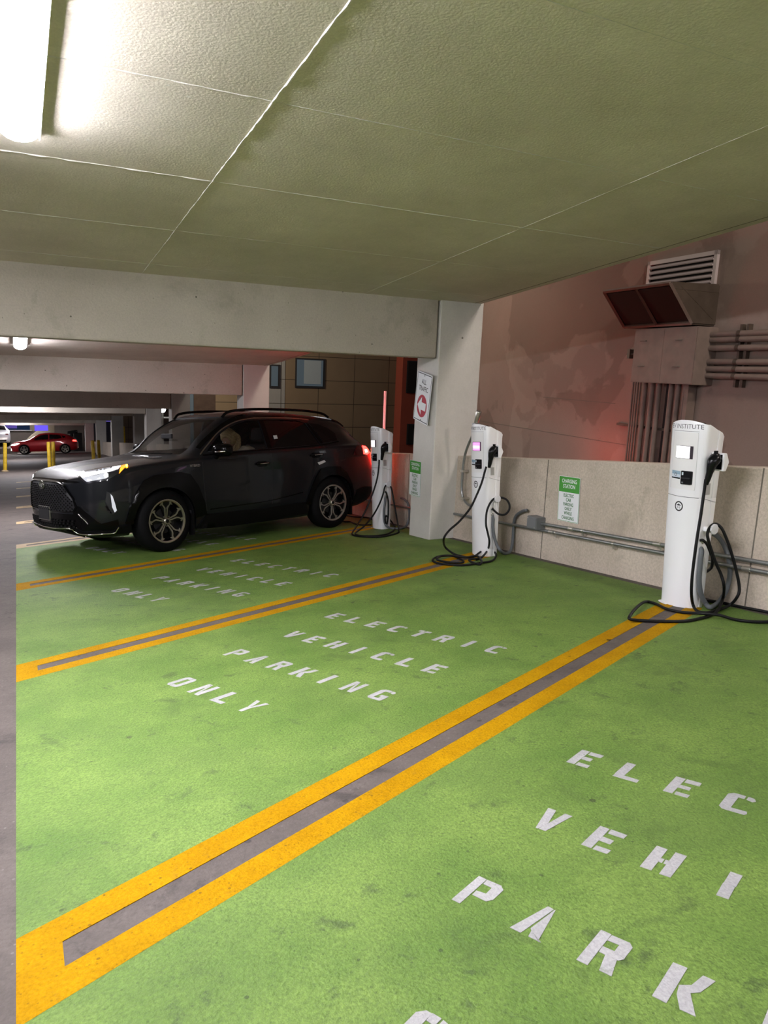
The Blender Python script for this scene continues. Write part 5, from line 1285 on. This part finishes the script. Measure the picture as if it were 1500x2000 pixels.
dv = struct(yb('wall_end', 'flat_black', 145.5, 161, 846, 889, YE-1.2, .4), 'black panel standing for the dark recess between the red car tail and the last column')  # flat black sheet, the shade of the recess put into its colour
post = struct(yb('trim_1', 'cream_wall', 58.5, 67.5, 828, 843, YE-.1), 'short cream post between the blue openings')
ol = struct(yb('trim_2', 'sign_white', -200, 62, 839.8, 841.2, YE-.35, .1), 'pale coping line of the end wall')
# sloping parapet of the next ramp behind the red car
a = yq(58, 853, 62); b = yq(72, 842, 62); c = yq(97, 842, 62); d = yq(97, 856, 62); e = yq(50, 862, 62)
mb = MB(); vs = [e, a, b, c, d, Vector((d.x, 62, d.z-2.5)), Vector((e.x, 62, e.z-2.5))]; n = 7
mb.add(vs+[v+Vector((0,.3,0)) for v in vs], [list(range(n)), list(range(n,2*n))[::-1]]+[(i, n+i, n+(i+1)%n, (i+1)%n) for i in range(n)]); 
me = clean_normals(mesh('wall_ramp', mb.v, mb.f)); o = link('wall_ramp', me, 'cream_wall'); struct(o, 'cream sloping ramp wall behind the red car')
# buildings through the far openings; blue light on them is put in as glow
lb = yb('far_facade', 'navy_glass', -300, 66, 815, 850, 90, .5); tag(lb, 'dark blue night facade left of the post', 'building')
yb('violet_band', 'violet_glow', -60, 33, 826, 836.5, 89.9, .05, lb)
lb2 = yb('far_facade', 'blue_glow', 67.5, 97, 815, 850, 90, .5); tag(lb2, 'bright violet blue glowing facade seen above the red car roof', 'building')
lb3 = yb('far_facade', 'navy_glass', 200, 222, 780, 875, 95, .5); tag(lb3, 'dark facade with a small lamp between the far columns', 'building')
yb('cyan_pane', 'cyan_night', 200, 216, 845, 862, 94.9, .05, lb3); yb('violet_band', 'violet_glow', 200, 218, 822, 832, 94.9, .05, lb3)
yb('facade_lamp', 'screen_white', 207, 213, 830, 833.5, 94.7, .05, lb3)
lb4 = yb('far_facade', 'blue_glow', 181.5, 187.5, 840, 862, 95, .5); tag(lb4, 'narrow violet glowing strip between two far columns', 'building')
br_ = yb('far_facade', 'brown_panels', 232, 262, 780, 880, 60, .5); tag(br_, 'brown panelled facade beside the yellow downpipe', 'building')
dp = MB().tube([yq(243.5, 880, 58), yq(241.5, 833, 58)], .09, 10).build('yellow_downpipe', 'yellow_post', None, 60); tag(dp, 'tall yellow pipe outside the parapet between far columns', 'pipe')
# street lamp in the gap before the third column
sl = empty('street_lamp', Matrix.Translation(on_y(317, 900, 36))); tag(sl, 'bright street lamp between the columns above the bonnet', 'street lamp')
pz = on_y(318, 800, 36); pb_ = sl.matrix_basis.translation
MB().tube([Vector((0,0,-2)), Vector((pz.x-pb_.x, 0, pz.z-pb_.z))], .045, 8).build('pole', 'fitting_zinc', sl, 60)
mat('lamp_star', (1,1,1), .4, emit=(.95,1,1), es=14)
bm = bmesh.new(); bmesh.ops.create_uvsphere(bm, u_segments=16, v_segments=10, radius=.13); me = bpy.data.meshes.new('lamp_head'); bm.to_mesh(me); bm.free()
link('lamp_head', me, 'lamp_star', sl, 180, Matrix.Translation((pz.x-pb_.x, 0, pz.z-pb_.z)))
q = on_y(321, 815.5, 36); MB().box((q.x-pb_.x-.2, -.03, q.z-pb_.z-.03), (q.x-pb_.x+.22, .03, q.z-pb_.z+.03)).build('cross_arm', 'sign_white', sl)
dk1 = yb('dark_backdrop', 'dark_brick', 261, 336, 780, 890, 48, .5); tag(dk1, 'dark brick building behind the street lamp', 'building')
# ================================================================ YELLOW BOLLARDS
def bollard(x, y, label, lean=0., h=1.10, base=True):
    t = empty('bollard', ramp_matrix(x, y, 0) @ Matrix.Rotation(lean, 4, 'X')); tag(t, label, 'bollard', 'yellow bollards in the aisle')
    MB().lathe([(.070,0),(.070,h-.03),(.062,h-.008),(.03,h),(0,h)], 20).build('post', 'yellow_post', t, 50)
    MB().lathe([(.135,0),(.135,.02),(.08,.05),(.07,.06)], 20).build('base_collar', 'faded_yellow_paint', t, 40)
    return t
f_ = on_floor(10, 921); bollard(f_.x, f_.y, 'yellow bollard at the left picture edge, the one closest to the camera', .06)
g_1 = on_y(97, 900, 31.3); bollard(g_1.x, 31.6, 'left one of two yellow bollards in front of the red car', .02)
g_2 = on_y(106, 900, 31.3); bollard(g_2.x, 32.2, 'right one of two yellow bollards in front of the red car', .04)
g_3 = on_y(183, 890, 34); bollard(g_3.x, 34.0, 'yellow bollard before a far column, seen over the bonnet')
g_4 = on_y(197, 890, 34); bollard(g_4.x, 34.6, 'yellow bollard right of the far column foot, seen over the bonnet')
# ================================================================ RED HATCHBACK AND SILVER SUV
mat('red_paint', (.42,.008,.016), .28, .2, coat=.8)
mat('silver_paint', (.50,.50,.52), .3, .5, coat=.8)
mat('bright_lamp', (.9,.9,.9), .3, emit=(1,1,.85), es=12)
HATCH = [
 (0.00,.30,.40,.38,.50,.50,.52,.60,.50,.64,.45,.65,.35,.66,.2,.66),
 (0.06,.22,.60,.34,.70,.50,.74,.66,.70,.72,.62,.74,.48,.75,.28,.755),
 (0.25,.19,.72,.34,.82,.55,.85,.75,.80,.82,.70,.85,.54,.86,.30,.865),
 (0.85,.18,.76,.36,.87,.60,.90,.86,.86,.92,.78,.96,.62,.97,.34,.98),
 (1.15,.18,.76,.36,.86,.60,.895,.88,.86,.95,.79,1.01,.66,1.03,.44,1.04),
 (1.55,.18,.76,.36,.86,.60,.89,.90,.86,.97,.80,1.19,.68,1.25,.52,1.26),
 (1.95,.18,.76,.36,.86,.60,.89,.91,.86,.98,.80,1.33,.62,1.42,.50,1.44),
 (2.4,.18,.76,.36,.86,.60,.89,.92,.86,.99,.80,1.38,.60,1.46,.48,1.48),
 (3.0,.18,.76,.36,.86,.60,.89,.94,.87,1.01,.80,1.36,.60,1.44,.48,1.46),
 (3.5,.20,.76,.38,.87,.62,.90,.96,.86,1.03,.79,1.29,.60,1.36,.47,1.38),
 (3.95,.24,.74,.40,.84,.64,.87,.97,.82,1.02,.75,1.14,.60,1.18,.45,1.19),
 (4.2,.28,.68,.42,.78,.64,.80,.92,.74,.95,.66,.97,.52,.98,.30,.985),
 (4.30,.36,.50,.46,.58,.60,.60,.74,.56,.76,.48,.77,.36,.78,.2,.78)]
def small_car(name, T, mx, paint, label, ax, wr, group=None):
    t = empty(name, mx); tag(t, label, 'car')
    s = Skin(T, mx); outer = clean_normals(mesh('o', s.vs, s.fs)); cs = []
    for a in ax:
        poly = arch_poly(a, wr+.05, wr)+[(a-wr-.05, 0), (a+wr+.05, 0)]
        for y0, y1 in ((-1.3,-.5),(.5,1.3)): cs.append(prism_y(poly, y0, y1))
    link('body_shell', boolean_cut(outer, cs), paint, t, 32)
    sd = lambda x, z: s.side(x, z, -1)
    return t, s, sd
HX = on_y(90, 889, 57.5)
RM = ramp_matrix(HX.x, 57.5, math.radians(97)) @ Matrix.Translation((-2.15, 0, 0))
rc, rs, rsd = small_car('red_car', HATCH, RM, 'red_paint', 'bright red hatchback with glowing headlamps and a rear wing', (.86, 3.48), .33)
for w_ in (((1.42,.98),(1.62,1.12),(1.95,1.30),(2.25,1.345),(2.42,1.345),(2.42,1.00)), ((2.50,1.0),(2.50,1.345),(2.9,1.33),(3.2,1.29),(3.30,1.06)), ((3.37,1.08),(3.28,1.27),(3.5,1.21),(3.56,1.12))):
    panel(rs, rsd, list(w_), .08, 'side_window', 'car_dark_glass', rc, .006, .006, True)
panel(rs, lambda x, y: rs.top(x, y), [(1.18,-.60),(1.14,0),(1.18,.60),(1.85,.50),(1.88,0),(1.85,-.50)], .1, 'windscreen', 'car_dark_glass', rc, .006, .006)
for o in panel(rs, rsd, [(.06,.62),(.10,.70),(.45,.78),(.60,.76),(.40,.66)], .06, 'headlamp', 'bright_lamp', rc, .01, .01, True): pass
panel(rs, rsd, [(3.98,.86),(4.02,.96),(4.20,.93),(4.24,.82)], .06, 'tail_lamp', 'tail_red', rc, .01, .01, True)
for sg in (-1, 1):
    MB().lathe([(0,-.01),(.075,-.01),(.075,.02),(0,.03)], 14, mx=Matrix.Translation((.05, sg*.62, .36)) @ Matrix.Rotation(-PI/2,4,'Y')).build('fog_lamp', 'bright_lamp', rc)
    MB().box((1.42,sg*.98-.07,.99),(1.56,sg*.98+.07,1.11)).build('door_mirror', 'red_paint', rc, bevel=.03)
    MB().box((3.84,sg*.55-.02,1.12),(3.98,sg*.55+.02,1.50)).build('wing_strut', 'car_black', rc)
MB().prism([(3.72,1.46),(4.22,1.55),(4.23,1.51),(3.72,1.41)], -.78, .78, fn=lambda x, y, z: (x, z, y)).build('rear_wing', 'car_black', rc)
for sg in (-1, 1): MB().prism([(3.68,1.36),(3.70,1.55),(4.25,1.64),(4.27,1.40)], sg*.78-.015, sg*.78+.015, fn=lambda x, y, z: (x, z, y)).build('wing_end_plate', 'car_black', rc)
for a in (.86, 3.48):
    wheel(rc, .33, .21, .225, side=-1, pos=(a, -.74, .33), style='simple', turn=.3)
    wheel(rc, .33, .21, .225, side=1, pos=(a, .74, .33), style='simple')
# silver SUV, tail towards us, on the upper ramp beyond the end wall
SP = on_y(-4, 873, 60.5); lift = SP.z
ST = [(r[0],)+tuple((v*1.03 if k % 2 == 0 and k > 0 else v) for k, v in enumerate(r[1:])) for r in SUV]
SM = ramp_matrix(SP.x, SP.y, math.radians(-10), z=lift, normal=Vector((0,.02,1))) @ Matrix.Rotation(PI, 4, 'Z') @ Matrix.Translation((-4.4, 0, 0))
sc_, ss, ssd = small_car('silver_suv', SUV, SM, 'silver_paint', 'silver SUV seen from behind at the left picture edge', (.925, 3.595), .36)
re_ = lambda y, z: ss.front(y, z, -1)
panel(ss, lambda x, y: ss.top(x, y), [(4.13,-.52),(4.13,.52),(4.38,.62),(4.38,-.62)], .1, 'rear_screen', 'car_dark_glass', sc_, .01, .01)
panel(ss, re_, [(-.55,.42),(.55,.42),(.55,.52),(-.55,.52)], .1, 'bumper_insert', 'car_black', sc_, .01, .01)
for o in panel(ss, re_, [(.50,.90),(.66,.88),(.70,.98),(.52,1.0)], .06, 'tail_lamp', 'tail_dark', sc_, .02, .02, True): pass
for w_ in (DOOR1, DOOR2, QUART): panel(ss, ssd, w_, .1, 'side_window', 'car_dark_glass', sc_, .006, .006, True)
for sg in (-1, 1):
    MB().tube([Vector((2.0,sg*.60,1.69)),Vector((3.0,sg*.60,1.72)),Vector((3.8,sg*.57,1.66))], .02, 6).build('roof_rail', 'fitting_zinc', sc_)
    for a in (.925, 3.595): wheel(sc_, .36, .23, .24, side=sg, pos=(a, sg*.80, .36), style='simple')
# deck it stands on
rd = MB(); q = SP; rd.box((q.x-8, 59.6, lift-1.2), (q.x+1.25, 63.9, lift-.012)); struct(rd.build('ramp_deck', 'floor_concrete'), 'low raised slab at the end wall under the silver SUV')
# low concrete upstands between the far columns, catching the light
for (pxa, pxb, pya, y, lab) in ((203, 215.5, 862, 45.5, 'pale'), (236, 262, 864, 37.5, 'dull')):
    a = on_y(pxa, pya, y); b = on_y(pxb, pya, y)
# ================================================================ LIGHT
mat('tube_glow', (.9,.9,.9), .4, emit=(.95,.93,1.0), es=97)
mat('lamp_shell', (.7,.7,.7), .5)
def ceiling_lamp(x, y0, y1, label, w=.19, near=False):
    t = empty('ceiling_lamp', Matrix.Translation((x, (y0+y1)/2, cz((y0+y1)/2))))
    tag(t, label, 'ceiling lamp', 'ceiling lamps over the aisle')
    ym = (y0+y1)/2
    prof = [(-.5,-.05),(-.45,-.070),(-.30,-.090),(-.12,-.100),(.12,-.100),(.30,-.090),(.45,-.070),(.5,-.05)]
    vs = []; rows = [(y0,.55,.3),(y0+.03,.85,.8),(y0+.07,1,1),(y1-.07,1,1),(y1-.03,.85,.8),(y1,.55,.3)]
    for y, sw, sh in rows:
        for u, v in prof: vs.append((u*w*sw, y-ym, v*sh-.005-SC*(y-ym)))
    n = len(prof); fs = [(i*n+k+1, i*n+k, (i+1)*n+k, (i+1)*n+k+1) for i in range(len(rows)-1) for k in range(n-1)]
    fs += [list(range(n)), [(len(rows)-1)*n+k for k in range(n)][::-1]]
    MB().add(vs, fs).build('diffuser', 'tube_glow', t, 60)
    mb = MB(); a = [(-.54*w,-.058),(-.5*w,-.058),(-.5*w,-.045),(.5*w,-.045),(.5*w,-.058),(.54*w,-.058),(.54*w,.02),(-.54*w,.02)]
    vs = [(u, y-ym, v-SC*(y-ym)) for y in (y0-.01, y1+.01) for u, v in a]; mb.add(vs, [list(range(8)), list(range(8,16))[::-1]]+[(i, i+8, (i+1)%8+8, (i+1)%8) for i in range(8)])
    mb.build('lamp_tray', 'lamp_shell', t)
    return t
ceiling_lamp(.085, 2.20, 4.66, 'long glowing ceiling lamp at the top left, nearest the camera')
ceiling_lamp(.13, 12.3, 14.7, 'small glowing ceiling lamp seen just under the nearest beam')
ceiling_lamp(.13, 28.2, 30.5, 'far ceiling lamp in the bay before the deck joint')
ceiling_lamp(.13, 44, 46.4, 'farthest ceiling lamp over the red car end of the aisle')
def area(name, loc, size, power, col=(1,1,1), rot=(0,0,0), sizey=None):
    l = bpy.data.lights.new(name, 'AREA'); l.energy = power; l.color = col; l.size = size
    if sizey: l.shape = 'RECTANGLE'; l.size_y = sizey
    o = bpy.data.objects.new(name, l); C.objects.link(o); o.location = loc; o.rotation_euler = rot; return o
def point(name, loc, power, col=(1,1,1), r=.1):
    l = bpy.data.lights.new(name, 'POINT'); l.energy = power; l.color = col; l.shadow_soft_size = r
    o = bpy.data.objects.new(name, l); C.objects.link(o); o.location = loc; return o
# the same lamp row continues behind the camera; lamps after it are added fill
ceiling_lamp(.085, -4.6, -2.2, 'ceiling lamp behind the camera over the aisle')
ceiling_lamp(.13, 59.0, 61.4, 'ceiling lamp added to brighten the very end of the aisle')  # added so the far end and the red car are brighter
ceiling_lamp(-4.5, 52.0, 54.4, 'ceiling lamp added to brighten the aisle end from the left')  # added for more light on the far end
ceiling_lamp(-6.5, 34., 36.4, 'added fill lamp on the ceiling over the far opposite stalls')
ceiling_lamp(-3.3, 4.6, 7.0, 'unseen ceiling lamp added left of the aisle just before the first beam')  # unseen, added to light the floor, beam and ceiling
ceiling_lamp(-6.5, 2.2, 4.66, 'added fill lamp on the ceiling over the opposite stalls, out of frame')  # this row over the opposite stalls is added to fill the ceiling
ceiling_lamp(-6.5, 12.3, 14.7, 'added fill lamp on the ceiling over the opposite stalls beyond the first beam')
ceiling_lamp(-6.5, 21., 23.4, 'added fill lamp on the ceiling over the opposite stalls beyond the second beam')
ceiling_lamp(3.4, -4.6, -2.2, 'unseen ceiling lamp added behind the camera over the green bays')  # unseen, added to brighten the chargers, parapet and ceiling
# unseen lights added to brighten the outside walls
area('outdoor_fill', (6.9, -1.5, 5.6), .6, 100, (1,.88,.80), (math.radians(48), math.radians(-20), 0))
area('outdoor_fill', (6.6, 3.6, 5.6), .6, 62, (1,.88,.80), (math.radians(50), math.radians(-28), 0))
area('outdoor_fill', (7.0, 13.5, 5.5), .8, 70, (1,.83,.68), (math.radians(20), 0, 0))
point('outdoor_fill', (4.5, 24.5, 3.5), 650, (1,.85,.65), .3)  # unseen light added to brighten the block at the alley end
rs_ = DB*10.9+NB*(XB-.9); point('red_glow_fill', (rs_.x, rs_.y, .1), 13, (1,.08,.05), .2)  # unseen red light added for the glow on the outside wall
# world
w = bpy.data.worlds.new('world'); bpy.context.scene.world = w; w.use_nodes = True
w.node_tree.nodes['Background'].inputs[0].default_value = (.35,.36,.5,1); w.node_tree.nodes['Background'].inputs[1].default_value = .035
# ================================================================ CAMERA
cam = bpy.data.cameras.new('camera'); co = bpy.data.objects.new('camera', cam); C.objects.link(co)
cam.sensor_fit = 'HORIZONTAL'; cam.sensor_width = 36; cam.lens = FPX/1500*36; cam.clip_start = .05; cam.clip_end = 500
co.matrix_world = Matrix(((CR.x,CU.x,-F0.x,0),(CR.y,CU.y,-F0.y,0),(CR.z,CU.z,-F0.z,CAMH),(0,0,0,1)))
bpy.context.scene.camera = co
vs_ = bpy.context.scene.view_settings; vs_.view_transform = 'Standard'; vs_.look = 'None'; vs_.exposure = 0.9; vs_.gamma = 1; vs_.use_curve_mapping = False
